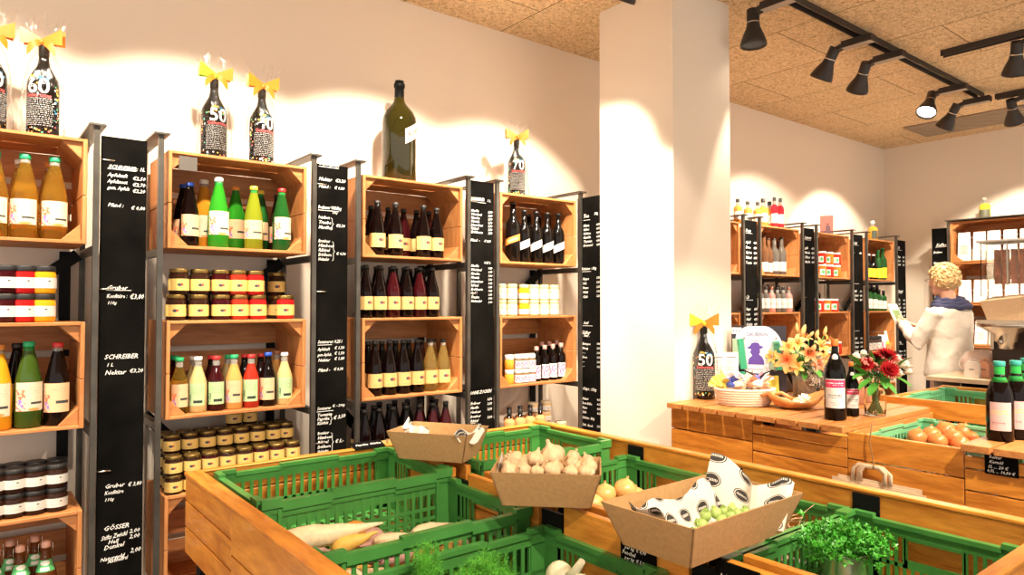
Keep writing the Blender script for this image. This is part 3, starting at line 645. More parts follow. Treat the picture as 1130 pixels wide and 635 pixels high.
shelfrow([(417, 0, nd, dk, 1.03), (432, 0, nd, dk, 1.03), (448, 0, nd, dk, 1.03), (462, 0, nd, dk, 1.03), (476, 0, ng, gd, 1.03), (489, 0, ng, gd, 1.02), (407, 1, nd, dk, 1), (424, 1, nd, dk, 1), (439, 1, nd, dk, 1), (454, 1, nd, dk, 1), (468, 1, nr, dk, 1), (482, 1, ng, gd, 1)],
         zfor(1), 2, 'middle crate, third shelf', 'nectar bottles with cream labels')
nrow(((0, (390, 408, 425, 443, 460, 478, 492)), (1, (396, 413, 430, 447, 464, 481)), (2, (402, 419, 436, 453, 470, 486))), ZS[2] + CH + .001, 'lower gap, third shelf', lambda rw, i: i > 3)

# --- fourth shelf
c_rough = C('red orange capsule', (.72, .18, .05))
wi = bottle('wine', m_winegl, m_winegl, c_black, L_dia, (.075, .115), 1.0, slant=.03); wo = bottle('wine', m_winegl, m_winegl, c_black, L_diao, (.09, .12), 1.2, slant=.03)
shelfrow([(566, 0, wo, 'wine bottle with orange label', 1.06), (575, 0, wi, 'wine bottle with white label', .94), (592, 0, wi, 'wine bottle with white label', .94), (604, 0, wi, 'wine bottle with white label', .94), (616, 0, wi, 'wine bottle with white label', .95),
          (584, 1, wi, 'wine bottle with white label', .92), (597, 1, wi, 'wine bottle with white label', .92), (610, 1, wi, 'wine bottle with white label', .92)],
         zfor(0), 3, 'top crate, fourth shelf', 'wine bottles with slanted labels')
m_cap2 = C('pale gold lid', (.72, .60, .32), rough=.3)
for lay in (0, 1):
    for i, px in enumerate((553, 565, 578, 589, 600, 611)):
        x = at_y(px, 336, 2.70).x
        cont, nm = (j_yel, 'orange') if (i == 2) else (j_cream, 'cream coloured')
        place(jar(.031, .078, cont, m_cap2, L_whitep, (.12, .55), lidh=.22), (x, 2.70, ZS[1] + CH + .001 + lay * .0785), face(x, 2.7) + R.uniform(-.2, .2), (.9, .9, 1), f'{nm} honey jar, {("lower", "upper")[lay]} layer, {ORD[i]} from left, fourth shelf', 'jar', 'pale honey jars on the fourth shelf')
        if lay == 0:
            place(jar(.031, .078, cont, m_cap2, L_whitep, (.12, .55), lidh=.22), (x + .05, 2.79, ZS[1] + CH + .001), 0, (.9, .9, 1), f'{nm} honey jar standing behind the front ones, {ORD[i]} from left, fourth shelf', 'jar', 'pale honey jars on the fourth shelf')
# middle crate: small spice tubes in two layers, then little dark bottles
tub = jar(.024, .070, J('orange spice', (.75, .36, .04)), c_white, None, lidh=.30); tub2 = jar(.024, .070, J('herb mix', (.22, .14, .08)), c_white, L_purple, (.1, .8), lidh=.28)
for lay in (0, 1):
    for i, px in enumerate((564, 571, 578, 585)):
        for rw in (0, 1):
            x = at_y(px + (3 if i else 0) - 2, 336, 2.69 + rw * .06).x
            place(tub if i == 0 else tub2, (x, 2.69 + rw * .06, zfor(1) + lay * .0705), R.uniform(-.3, .3), 1, f'{"orange" if i == 0 else "mixed"} spice jar, {("lower", "upper")[lay]} layer, {("front", "back")[rw]} row, {ORD[i]} from left, fourth shelf', 'jar', 'small white lidded spice jars')
vb = bottle('vinegar', j_dark, g_dark, C('pink cap', (.62, .35, .30)), L_purple, (.015, .085), 1.4)
for i, (px, rw, s) in enumerate([(592, 0, .95), (601, 0, .98), (610, 0, 1.0), (619, 0, 1.02), (598, 1, 1.05), (606, 1, 1.05), (614, 1, 1.08)]):
    x = at_y(px, 336, 2.70 + rw * .07).x
    place(vb, (x, 2.70 + rw * .07, zfor(1)), R.uniform(-.2, .4), s, f'little purple labelled bottle, {ORD[i if rw == 0 else i - 4]} from left, {("front", "back")[rw]} row, fourth shelf', 'bottle', 'little dark bottles in the middle crate')
# lower gap of the fourth shelf
z_ = ZS[2] + CH + .001
sj = bottle('square', J('apricot jam', (.62, .30, .12)), g_dark, c_black, L_whitep, (.02, .06), .7)
for i, px in enumerate((562, 574, 585, 596)):
    for rw in (0, 1):
        x = at_y(px, 336, 2.69 + rw * .08).x
        place(sj, (x, 2.69 + rw * .08, z_), R.uniform(-.1, .3), (.85, .85, .82), f'black stoppered jar of apricot spread, {ORD[i]} from left, {("front", "back")[rw]} row, fourth shelf', 'jar', 'black stoppered jars in the lower gap')
cj = jar(.031, .052, J('light honey', (.75, .45, .16)), C('beige lid', (.66, .52, .34)), L_whitep, (.1, .8), lidh=.3)
for i, (px, lay, yy) in enumerate([(588, 2, 2.78), (602, 2, 2.78), (602, 1, 2.78), (588, 1, 2.78), (602, 0, 2.78), (588, 0, 2.78), (608, 0, 2.70), (618, 0, 2.73), (627, 0, 2.77), (637, 0, 2.80), (629, 1, 2.79), (640, 1, 2.81)]):
    x = min(at_y(px, 336, yy).x, 2.49)
    if i == 9: x = 2.485; yy = 2.72
    if i == 11: x = 2.40; yy = 2.775
    if i == 10: x = 2.34; yy = 2.775
    if i == 8: x = 2.41
    place(cj, (x, yy, z_ + lay * .0525), R.uniform(-.3, .3), .95, f'low round honey jar with beige lid, {ORD[i]} one counted from the left stack, fourth shelf', 'jar', 'low round honey jars')

# ------------------------------------------------------------------ gift bottles wrapped in cellophane
PALETTE = [plain('paint ' + n, c, .6) for n, c in (('pink', (.75, .12, .12)), ('sky', (.05, .35, .60)), ('lemon', (.75, .60, .10)), ('leaf', (.10, .50, .25)), ('tangerine', (.80, .30, .05)), ('chalk', (.80, .80, .78)))]
m_foil = {'orange': plain('orange ribbon', (.62, .17, .004), .35, sheen=.3), 'lime': plain('lime ribbon', (.28, .42, .02), .4), 'yellow': plain('yellow ribbon', (.75, .50, .02), .4), 'green': plain('green ribbon', (.12, .50, .12), .4)}
def bow(c1, c2=None, s=1.0):
    """two loops, knot and two tails of a wide ribbon"""
    b = MB(); w = .026 * s
    def strip(pts, mi, ww=w):
        vs = []; fs = []
        for i, p in enumerate(pts):
            vs += [(p[0], p[1], p[2] - ww * p[3]), (p[0], p[1] - .002, p[2] + ww * p[3])]
        for i in range(len(pts) - 1): fs.append((2 * i, 2 * i + 2, 2 * i + 3, 2 * i + 1))
        b.add(vs, fs, mi, True)
    for sd in (-1, 1):
        for back in (0, 1):
            strip([(sd * .066 * s * math.sin(PI * t / 8 * .98), (-.010 + .030 * back) * math.sin(PI * t / 8) - .015, .006 * s + .014 * s * math.sin(PI * t / 8) + (.006 * t / 8) * s, .35 + .75 * math.sin(PI * t / 8)) for t in range(5)], 0 if sd < 0 or not c2 else 1)
        strip([(sd * .004, -.019, 0, .35), (sd * .018 * s, -.028, -.006 * s, .5), (sd * .036 * s, -.026, -.022 * s, .75), (sd * .046 * s, -.024, -.036 * s, .5)], 0 if not c2 else 1)
    b.ball((0, -.018, .002), .010 * s, 8)
    return b, [c1, c2 or c1]
def gift(name, loc, rz, number, ribbon, label, seed, h=1.0):
    r = empty(name, loc, rz); r.scale = (h, h, h); tag(r, label, 'gift bottle', 'number bottles wrapped in cellophane'); rr = random.Random(seed)
    MB().lathe([(.042, 0), (.0500, .006), (.0500, .190), (.047, .212), (.034, .238), (.021, .262), (.0165, .285), (.014, .325), (.0165, .327), (.0165, .343)], 26).obj('body', m_winegl, r)
    MB().lathe([(.0155, .300), (.0168, .302), (.0168, .348), (.015, .351)], 16).obj('capsule', m_black, r)
    rad = .0507; t = MB()
    wrapw(t, number, 0, .158, .074, rad, 5, .012)
    wrapw(t, 'Geburtstag', 0, .143, .019, rad, 0, .008); wrapw(t, 'Alles', -.25, .212, .015, rad - .001, 2, .008); wrapw(t, 'Gute', .35, .205, .016, rad - .0005, 1, .008)
    z = .136
    while z > .040:                                        # close lines of small hand-painted writing, too fine to read
        a = -1.0 + rr.uniform(0, .1)
        while a < .95:
            da = rr.uniform(.05, .20); n = max(1, int(da / .05))
            for k in range(n):
                a0 = a + da * k / n; a1 = a0 + .032; zz = z + rr.uniform(-.0006, .0006); hh = rr.choice((.0030, .0042))
                t.add([(rad * math.sin(a0), -rad * math.cos(a0), zz), (rad * math.sin(a1), -rad * math.cos(a1), zz + .0008), (rad * math.sin(a1), -rad * math.cos(a1), zz + hh), (rad * math.sin(a0), -rad * math.cos(a0), zz + hh * .6)], [(0, 1, 2, 3)], 5)
            a += da + .045
        z -= .0072
    t.obj('painted_writing', PALETTE, r)
    t = MB()
    for k in range(60):
        sd = rr.choice((-1, 1)); a = sd * rr.uniform(1.08, 1.5) if k < 38 else rr.uniform(-1.1, 1.1); zz = rr.uniform(.03, .20) if k < 38 else rr.choice((rr.uniform(.018, .034), rr.uniform(.188, .20)))
        s = rr.uniform(.0022, .005); n = rr.choice((4, 5, 8)); ph = rr.uniform(0, 6); rd = rad - .0002
        t.add([(rd * math.sin(a + s * math.cos(ph + 2 * PI * i / n) / rad), -rd * math.cos(a + s * math.cos(ph + 2 * PI * i / n) / rad), zz + s * math.sin(ph + 2 * PI * i / n)) for i in range(n)], [tuple(range(n))], rr.randrange(6))
    t.obj('painted_flowers', PALETTE, r)
    # cellophane: loose sleeve gathered under the bow and fanned out above it
    prof = [(.062, .001), (.068, .03), (.065, .12), (.061, .20), (.050, .262), (.027, .318), (.017, .338), (.014, .352)]
    m = MB(); n = 40; ph = rr.uniform(0, 6)
    for i, (a, z) in enumerate(prof):
        for k in range(n):
            an = 2 * PI * k / n; w = 1 + .07 * math.sin(an * 5 + ph + z * 14) + .05 * math.sin(an * 11 + z * 25); m.v.append(Vector((a * w * math.cos(an), a * w * math.sin(an), z)))
    for i in range(len(prof) - 1):
        for k in range(n): m.f.append((i * n + k, i * n + (k + 1) % n, (i + 1) * n + (k + 1) % n, (i + 1) * n + k)); m.m.append(0); m.sm.append(True)
    o = len(m.v); rings = [(.014, .352), (.032, .374), (.052, .402), (.064, .432)]
    for i, (a, z) in enumerate(rings):
        for k in range(n):
            an = 2 * PI * k / n; w = 1 + (.38 * math.sin(an * 4 + ph) + .22 * math.sin(an * 9 + 1)) * (i / 3) ; m.v.append(Vector((a * w * math.cos(an), a * w * .55 * math.sin(an), z + .018 * math.sin(an * 6 + ph) * i / 3)))
    for i in range(3):
        for k in range(n): m.f.append((o + i * n + k, o + i * n + (k + 1) % n, o + (i + 1) * n + (k + 1) % n, o + (i + 1) * n + k)); m.m.append(0); m.sm.append(False)
    m.obj('cellophane_wrap', m_film, r)
    bb, mm = bow(*ribbon, s=1.0); bb.xf(T(0, 0, .345)); bo = bb.obj('ribbon_bow', mm, r); bo['label'] = 'wide bright ribbon tied in a bow'
    return r
ztop = 2.0
def gx(px, y=2.76): return at_y(px, 336, y).x
gift('gift_bottle', (gx(44), 2.76, 1.995), -.35 + face(gx(44), 2.76), '60', (m_foil['orange'],), 'cellophane wrapped number 60 bottle with orange bow on the leftmost crate', 3, .93)
gift('gift_bottle', (gx(-16), 2.76, 1.995), .1, '60', (m_foil['orange'],), 'wrapped black bottle with orange bow cut by the left photo edge', 5, .93)
gift('gift_bottle', (gx(234), 2.76, 1.993), .35 + face(gx(233), 2.76), '50', (m_foil['lime'], m_foil['orange']), 'cellophane wrapped number 50 bottle with green and orange bow, on a wall crate', 4, .93)
gift('gift_bottle', (gx(287), 2.76, 1.993), .35 + face(gx(286), 2.76), '40', (m_foil['orange'],), 'cellophane wrapped number 40 bottle with orange bow, on a wall crate', 6, .92)
gift('gift_bottle', (gx(570), 2.76, 1.993), .25 + face(gx(570), 2.76), '70', (m_foil['orange'],), 'cellophane wrapped number 70 bottle with orange bow, near the pillar', 8, .90)
# the big magnum
r = empty('magnum_bottle', (1.556, 2.80, 1.993)); tag(r, 'very large olive green wine bottle with slanted white label, standing on third shelf', 'bottle')
MB().lathe([(.070, 0), (.0785, .010), (.0785, .285), (.076, .310), (.062, .340), (.040, .365), (.026, .385), (.0215, .405), (.0200, .452), (.0240, .454), (.0245, .468), (.0200, .470), (.0195, .480)], 36).obj('body', m_magnum, r)
MB().lathe([(.0205, .400), (.0222, .405), (.0212, .452), (.0252, .453), (.0256, .469), (.021, .472), (.0205, .483)], 24).obj('capsule', m_black, r)
vs = []; fs = []; us = []
for j in (0, 1):
    for i in range(17):
        a = -.15 + 1.25 * i / 16; vs.append((.0792 * math.sin(a), -.0792 * math.cos(a), (.178 if j == 0 else .246) + .055 * i / 16))
for i in range(16): fs.append((i, i + 1, 18 + i, 17 + i)); us.append([(i / 16, 0), ((i + 1) / 16, 0), ((i + 1) / 16, 1), (i / 16, 1)])
lab = MB().add(vs, fs, 0, True, us).obj('paper_label', plain('magnum label paper', (.84, .80, .74), .6), r)
tw = MB(); vsg, fsg, wg = glyphs('Römer', .15, .02)
tw.add([(.0798 * math.sin(v.x * .034 / .0792 - .02), -.0798 * math.cos(v.x * .034 / .0792 - .02), .214 + v.y * .034 + (v.x * .034 / .0792 + .13) / 1.25 * .055 - .012) for v in vsg], fsg)
tw.obj('lettering', plain('red print', (.65, .05, .03), .6), lab)

# ------------------------------------------------------------------ vegetable display in front of the shelves
DZ = .938
def planks(mb, axis, fixed0, fixed1, a0, a1, zs, gap=.004):
    for z1, z0 in zip(zs, zs[1:]):
        if axis == 'y': mb.box((fixed0, a0, z0 + gap), (fixed1, a1, z1))
        else: mb.box((a0, fixed0, z0 + gap), (a1, fixed1, z1))
d = empty('vegetable_display', (1.24, 1.1, 0)); tag(d, 'orange stained larch vegetable display stand with black steel legs and green crates', 'display stand')
def dpart(nm, mb, mat, bev=.002): 
    o = mb.obj(nm, mat, d, bev); o.matrix_parent_inverse = d.matrix_basis.inverted() if False else Matrix.Translation((-1.24, -1.1, 0)); return o
A1 = [DZ, .849, .771, .69]; A2 = [DZ, .811, .70]
dpart('side_panel', (lambda m: (planks(m, 'y', .540, .562, 1.832, 2.290, [DZ - .012, .849, .771, .69]), m)[1])(MB()), m_disp)
dpart('side_panel', (lambda m: (planks(m, 'y', .540, .562, 1.26, 1.829, [DZ - .012, .811, .70]), m)[1])(MB()), m_disp)
dpart('side_panel', (lambda m: (planks(m, 'y', .540, .562, .486, 1.257, [DZ - .012, .849, .771, .69]), m)[1])(MB()), m_disp)
dpart('top_rail', MB().box((.536, .492, DZ - .012), (.585, 2.292, DZ)), m_disp)
dpart('back_panel', (lambda m: (planks(m, 'x', 2.268, 2.290, .585, 1.925, [DZ - .005, .86, .78, .70]), m)[1])(MB()), m_dispx)
dpart('back_rail', MB().box((.585, 2.262, DZ - .005), (1.925, 2.292, DZ + .001)), m_dispx)
for x0, x1, lo in ((1.218, 1.238, [.93, .835, .74, .65]), (1.276, 1.296, [.93, .835, .74, .65])):
    for ya, yb in ((1.85, 2.26), (1.425, 1.755), (.935, 1.325), (.486, .84)):
        dpart('divider_panel', (lambda m: (planks(m, 'y', x0, x1, ya, yb, lo), m)[1])(MB()), m_disp)
dpart('right_panel', (lambda m: (planks(m, 'y', 1.930, 1.952, .486, 2.262, [DZ + .0, .86, .78, .70]), m)[1])(MB()), m_disp)
dpart('right_rail', MB().box((1.926, .46, DZ), (1.962, 2.292, DZ + .010)), m_disp)
dpart('front_panel', (lambda m: (planks(m, 'x', .462, .484, .54, 1.962, [DZ - .006, .86, .78, .70]), m)[1])(MB()), m_dispx)
dpart('front_rail', MB().box((.536, .458, DZ - .006), (1.925, .490, DZ + .004)), m_dispx)
for y in (1.80, 1.375, .888):
    for x in (1.221,): dpart('divider_post', MB().box((x, y - .040, 0), (x + .010, y + .040, .905)).box((x + .060, y - .040, 0), (x + .070, y + .040, .905)), m_black, .001)
for y in (1.708, 1.303, .887):
    dpart('steel_plate', MB().box((1.924, y - .036, 0), (1.9295, y + .036, DZ - .004)), m_black, .001)
for y in (2.24, 1.30, .52): dpart('leg', MB().box((.566, y - .02, 0), (.606, y + .02, .70)), m_black, .001)
for y in (2.20, .52): dpart('leg', MB().box((1.86, y - .02, 0), (1.90, y + .02, .70)), m_black, .001)
sh = MB()
for k in range(9): sh.box((.562, .50 + k * .19, .66), (1.218, .56 + k * .19, .675)).box((1.296, .50 + k * .19, .66), (1.93, .56 + k * .19, .675))
dpart('support_slats', sh, m_dispx)

# ------------------------------------------------------------------ slotted green plastic crates
def green_crate(w=.592, dd=.400, h=.215, mat=None, handle=True):
    """open slotted produce crate; origin at the centre of its underside, long side along x"""
    r = proto('produce_crate'); t = .004
    def wall(L, short):
        """one wall in the XZ plane from x=-L/2..L/2, outside face at y=0, inside at y=t"""
        m = MB(); H = h
        raised = [(-L / 2, -L / 2 + .055, .010), (L / 2 - .055, L / 2, .010)] + ([(-.10, .10, .008)] if not short else [])
        seg = sorted({-L / 2, L / 2, -L / 2 + .055, L / 2 - .055} | (set() if short else {-.10, .10}))
        for a, b in zip(seg, seg[1:]):
            up = max([u for (p, q, u) in raised if p - 1e-6 <= a and b <= q + 1e-6], default=0)
            m.box((a, -.010, H - .012 + up - .010), (b, t + .006, H + up - .010))          # folded rim
            m.box((a, 0, H - .044), (b, t, H - .012 + up - .010))
            m.box((a, -.010, H - .026 + up - .010), (b, -.007, H - .012 + up - .010))
        if short:
            hz0, hz1, hw = H - .078, H - .045, .060
        # bands
        zlo, zm0, zm1, zhi = .024, .094, .104, H - .044
        for (z0, z1) in ((0, zlo), (zm0, zm1)): m.box((-L / 2, 0, z0), (L / 2, t, z1))
        e = .050; p = .0265 if not short else .0200; bar_ = .0110 if not short else .008
        m.box((-L / 2, 0, 0), (-L / 2 + e, t, zhi + .002)); m.box((L / 2 - e, 0, 0), (L / 2, t, zhi + .002))
        nb = int((L - 2 * e) / p); p = (L - 2 * e) / nb
        for q_ in range(1, nb):
            x = -L / 2 + e + q_ * p - bar_ / 2
            m.box((x, 0, zlo), (x + bar_, t, zm0 if short and abs(x + bar_ / 2) < .064 else zhi))
        if short:
            m.box((-.070, 0, zm0), (-.062, t, zhi)); m.box((.062, 0, zm0), (.070, t, zhi)); m.box((-.07, 0, zm1), (.07, t, zm1 + .012)); m.box((-.062, -.012, zhi - .004), (.062, t + .004, zhi + .004))
        else:
            for xx in (-L / 2 + e - .006, L / 2 - e - .004): m.box((xx, -.008, 0), (xx + .010, 0, H - .03))
            pass
        return m
    mat = mat or m_green
    for nm, L, short, M in (('long_wall', w, 0, T(0, -dd / 2, 0)), ('long_wall', w, 0, T(0, dd / 2, 0) @ Rz(PI)), ('short_wall', dd, 1, T(w / 2, 0, 0) @ Rz(PI / 2)), ('short_wall', dd, 1, T(-w / 2, 0, 0) @ Rz(-PI / 2))):
        pc(r, wall(L, short).xf(M).obj(nm, mat, link=False))
    f = MB()
    for k in range(13): f.box((-w / 2 + .003 + k * (w - .03) / 12, -dd / 2 + .003, 0), (-w / 2 + .021 + k * (w - .03) / 12, dd / 2 - .003, .004))
    for k in range(9): f.box((-w / 2 + .003, -dd / 2 + .004 + k * (dd - .026) / 8, .0005), (w / 2 - .003, -dd / 2 + .020 + k * (dd - .026) / 8, .0035))
    pc(r, f.obj('base_grid', mat, link=False)); return r
gcr = green_crate(); gcl = green_crate(mat=m_lime)
GC = 'green produce crates in the vegetable display'
def gput(x, y, zr, lab, pr=gcr, rz=0): return place(pr, (x, y, zr - .215), rz, 1, lab, 'produce crate', GC)
gput(.915, 2.045, .935, 'empty slotted green crate at the back beside the jar shelf')
gput(.915, 1.650, .905, 'green crate holding long white roots, behind the dill crate')
gput(.915, 1.190, .868, 'green crate with dill and fennel, in front of the root crate')
gput(1.612, 2.020, .942, 'green crate in the back right corner of the display by the pillar')
gput(1.612, 1.535, .900, 'green crate with yellow onions between the garlic and sprout boxes')
gput(1.612, 1.125, .893, 'green crate with brown roots, behind the box of sprouts')
gput(1.612, .712, .893, 'green crate holding a steel pot of parsley')

# ------------------------------------------------------------------ lights
def spot(loc, tgt, power, size, blend=.3, col=(1, .85, .66), rad=.03):
    l = bpy.data.lights.new('track_spot_light', 'SPOT'); l.energy = power; l.spot_size = math.radians(size); l.spot_blend = blend; l.color = col; l.shadow_soft_size = rad
    o = bpy.data.objects.new('track_spot_light', l); COL.objects.link(o); o.location = loc
    o.rotation_euler = (Vector(tgt) - Vector(loc)).to_track_quat('-Z', 'Y').to_euler(); return o
TY = 1.765
m_lens = bpy.data.materials.new('lamp lens'); m_lens.use_nodes = True
_b = m_lens.node_tree.nodes['Principled BSDF']; _b.inputs['Emission Color'].default_value = (1, .9, .75, 1); _b.inputs['Emission Strength'].default_value = 25
def track(p, q, label):
    p = Vector(p); q = Vector(q); t = empty('lighting_track', p); tag(t, label, 'lighting track'); d_ = q - p; u = d_.normalized(); n = Vector((-u.y, u.x, 0)) * .020
    MB().bar((0, 0, -.004), d_ + Vector((0, 0, -.004)), .040, .008).bar(n + Vector((0, 0, -.02)), d_ + n + Vector((0, 0, -.02)), .006, .032).bar(-n + Vector((0, 0, -.02)), d_ - n + Vector((0, 0, -.02)), .006, .032).obj('rail', m_lampblk, t)
    b = MB()
    for k in (-.5, .5): b.bar(n * k + Vector((0, 0, -.012)), d_ + n * k + Vector((0, 0, -.012)), .003, .006)
    b.obj('conductor', m_inox, t); return t
def lamp(x, y, aim, label, power, size=64, rz=0, lit=True, deep=True):
    """track head: adapter box on the rail, knee joint, flared black shade"""
    r = empty('track_spotlight', (x, y, CEIL - .045), rz); tag(r, label, 'spotlight', 'black spotlights on the ceiling tracks')
    MB().box((-.078, -.028, -.034), (.085, .028, .004)).obj('adapter', m_lampblk, r, .002)
    MB().box((-.074, -.025, -.0356), (.081, .025, -.0342)).obj('adapter_cover', m_lampgrey, r)
    arm = MB().bar((-.060, 0, -.012), (-.122, 0, -.030), .040, .026); arm.obj('knee_arm', m_lampblk, r, .001)
    base = Vector((x, y, CEIL - .045)) + Rz(rz) @ Vector((-.128, 0, -.026))
    dirn = (Vector(aim) - base).normalized()
    if dirn.z > -.55: pass
    q = (Rz(-rz).to_3x3() @ dirn).to_track_quat('-Z', 'Y').to_matrix().to_4x4()
    M = T(-.128, 0, -.026) @ q
    sd = MB().lathe([(.028, .018), (.030, .016), (.030, -.055), (.034, -.075), (.052, -.118), (.062, -.150), (.063, -.162), (.060, -.164), (.055, -.150), (.030, -.085)], 28).xf(M).obj('lamp_shade', m_lampblk, r)
    MB().lathe([(.0308, -.046), (.0312, -.047), (.0312, -.051), (.0308, -.052)], 24).xf(M).obj('shade_ring', m_inox, r)
    zl_, rl_ = (-.092, .033) if deep else (-.146, .053)
    MB().lathe([(rl_, zl_ - .001), (rl_, zl_), (.001, zl_ + .0005)][::-1], 24).xf(M).obj('lens', m_lens, r)
    if lit:
        # the bulb light sits just below the shade's mouth
        s = spot(base + dirn * .168, aim, power, size); s.parent = None
    return r
PW = 55
track((-1.6, TY, CEIL), (5.62, TY - .01, CEIL), 'long black lighting track running parallel to the left wall')
track((5.74, 1.70, CEIL), (5.74, -1.6, CEIL), 'black lighting track running off to the right near the far wall')
track((4.50, 1.60, CEIL), (4.50, -1.6, CEIL), 'short black lighting track end in the upper right')
def lz(px, py): 
    p = at_z(px, py, CEIL - .06); return p
HP = -PI / 2
lamp(3.00, TY, (2.97, 1.87, .9), 'black spotlight nearest the pillar on the long track, pointing down', 40, 42, HP)
lamp(3.80, TY, (3.95, 2.95, 1.2), 'second black spotlight from the pillar on the long track', 75, 80, HP)
lamp(4.18, TY, (4.9, 2.95, 1.2), 'third black spotlight from the pillar, close beside the second', 75, 80, HP)
lamp(5.14, TY, (3.85, 1.95, .9), 'black spotlight tilted so that its bright lens shows', 90, 75, HP, deep=False)
lamp(5.57, TY, (5.9, 2.95, 1.3), 'black spotlight at the far end of the long track', 85, 80, HP)
lamp(5.74, 1.48, (6.9, 1.7, 1.2), 'black spotlight on the rear right track, in front of the ceiling vent', 110, 84, HP)
lamp(4.50, 1.10, (5.5, 1.7, 1.1), 'black spotlight cut by the right photo edge, upper right', 75, 80, HP)
lamp(5.74, .75, (6.9, 1.0, 1.4), 'black spotlight further right on the rear track', 95, 84, HP)
for x, ax, pw in ((-.95, -.9, 80), (-.25, 0.0, 88), (.55, .75, 88), (1.30, 1.55, 92)):
    lamp(x, TY, (ax, 2.95, 1.35), f'black spotlight on the long track above the {dict(zip((-.95, -.25, .55, 1.30), ("bare wall behind the camera", "leftmost shelf", "second shelf", "third shelf")))[x]}', pw, 80, HP)
lamp(1.72, TY, (2.53, 2.42, 1.05), 'black spotlight on the long track turned onto the white pillar', 120, 62, HP)
track((-1.6, -.55, CEIL), (5.0, -.55, CEIL), 'second black lighting track behind the camera side of the display')
for x, a, pw, ln in ((.2, (.75, 1.4, .9), 90, 'first'), (1.1, (1.2, 1.0, .9), 115, 'second'), (1.7, (2.5, 1.25, .85), 210, 'third'), (2.6, (2.8, 1.0, .9), 110, 'fourth'), (3.5, (3.2, 1.0, 1.0), 110, 'fifth')):
    lamp(x, -.55, a, f'{ln} black spotlight on the track across the shop, aimed at the vegetable stands', pw, 50, HP)
lamp(2.15, TY, (2.25, 2.95, 1.35), 'black spotlight on the long track above the fourth shelf, nearest the pillar', 85, 80, HP)
w = bpy.data.worlds.new('world'); SC.world = w; w.use_nodes = True
w.node_tree.nodes['Background'].inputs[0].default_value = (1, .93, .84, 1); w.node_tree.nodes['Background'].inputs[1].default_value = .95
SC.view_settings.view_transform = 'Standard'; SC.view_settings.look = 'None'; SC.view_settings.gamma = 1; SC.view_settings.use_curve_mapping = False
SC.view_settings.exposure = 0.0

# ------------------------------------------------------------------ slatted counter stand behind the pillar line
k = empty('sales_counter', (2.9, 1.2, 0)); tag(k, 'orange larch counter stand with slatted top behind the vegetable display', 'counter')
def kpart(nm, mb, mat, bev=.0015, par=None):
    mb.xf(T(-2.9, -1.2, 0)); return mb.obj(nm, mat, par or k, bev)
def pl(y0, y1, zs, x0=2.500, x1=2.522): m = MB(); planks(m, 'y', x0, x1, y0, y1, zs, .005); return m
kpart('front_panel', pl(1.599, 2.005, [.989, .893, .797, .70]), m_disp)
kpart('front_panel', pl(1.215, 1.596, [.968, .927, .858, .79, .70]), m_disp)
kpart('front_panel', pl(.845, 1.213, [.989, .893, .797, .70]), m_disp)
kpart('front_panel', pl(.455, .842, [.968, .927, .858, .79, .70]), m_disp)
kpart('front_panel', pl(.0, .452, [.989, .893, .797, .70]), m_disp)
y = 2.0; kk = 0
while y > 1.23:
    kpart('top_slat', MB().box((2.462, y - .0795, .9895), (3.225, y, 1.0115)), m_slat); y -= .0885
kpart('end_board', MB().box((2.53, 1.205, .962), (3.225, 1.2135, .9893)), m_slat)
y = .840
while y > .05:
    kpart('top_slat', MB().box((2.462, y - .0795, .9895), (3.225, y, 1.0115)), m_slat); y -= .0885
kpart('end_panel', MB().box((2.523, 1.985, .70), (3.27, 2.003, .988)), m_dispx)
kpart('back_board', MB().box((3.285, .0, .955), (3.307, 1.43, 1.034)), m_disp)
kpart('back_board', MB().box((3.240, 1.215, .93), (3.262, 2.0, .988)), m_disp)
kpart('second_back_board', MB().box((3.94, .0, .93), (3.962, 1.43, 1.034)), m_disp)
kpart('end_panel', MB().box((3.309, 1.412, .93), (3.938, 1.43, 1.030)), m_dispx)
lg = []
for x, y in ((2.56, 1.95), (2.56, 1.2), (2.56, .1), (3.2, 1.95), (3.2, .1), (3.9, 1.35), (3.9, .1)): kpart('leg', MB().box((x - .02, y - .02, 0), (x + .02, y + .02, .95)), m_black)
kpart('shelf_board', MB().box((2.53, .02, .70), (3.93, 1.98, .715)), m_dispx)
# crates set into the counter
SCx = (1.0, .88, .9)
place(gcl, (2.83, 1.030, .785), 0, SCx, 'pale green crate of reddish onions set into the counter', 'produce crate', 'pale green crates in the counter')
place(gcl, (3.625, 1.215, .835), 0, (1, .95, .9), 'pale green crate behind the counter board, left one of two', 'produce crate', 'pale green crates in the counter')
place(gcl, (3.625, .82, .835), 0, (1, .95, .9), 'pale green crate behind the counter board, right one of two', 'produce crate', 'pale green crates in the counter')
# chalk price sign on the counter front
def sign(loc, M, w, h, lines, label, t_=.004, name='price_sign'):
    s_ = empty(name, (0, 0, 0)); s_.matrix_world = M; tag(s_, label, 'price sign', 'small chalk price signs')
    MB().box((0, 0, 0), (w, t_, h)).obj('panel', m_chalkb, s_, .0005); tt = MB()
    for (tx, x_, z_, sz, *o_) in lines: write(tt, tx, x_, z_, sz, Matrix.Identity(4), .3, .016, maxw=o_[0] if o_ else w - x_ - .004)
    tt.obj('chalk_writing', m_chalk, s_); return s_
Mface = lambda x, y, z: T(x, y, z) @ Rz(-PI / 2)      # local x runs towards -y, front looks to -x
sign(0, Mface(2.494, .785, .925), .088, .066, [('Reiter', .012, .050, .013), ('Kernöl', .012, .035, .013), ('1L ... 20 €', .008, .020, .013, .074), ('0,5L ... 10,50 €', .006, .007, .012, .078)], 'small chalk sign reading Reiter Kernöl on the counter front, below the dark bottles')
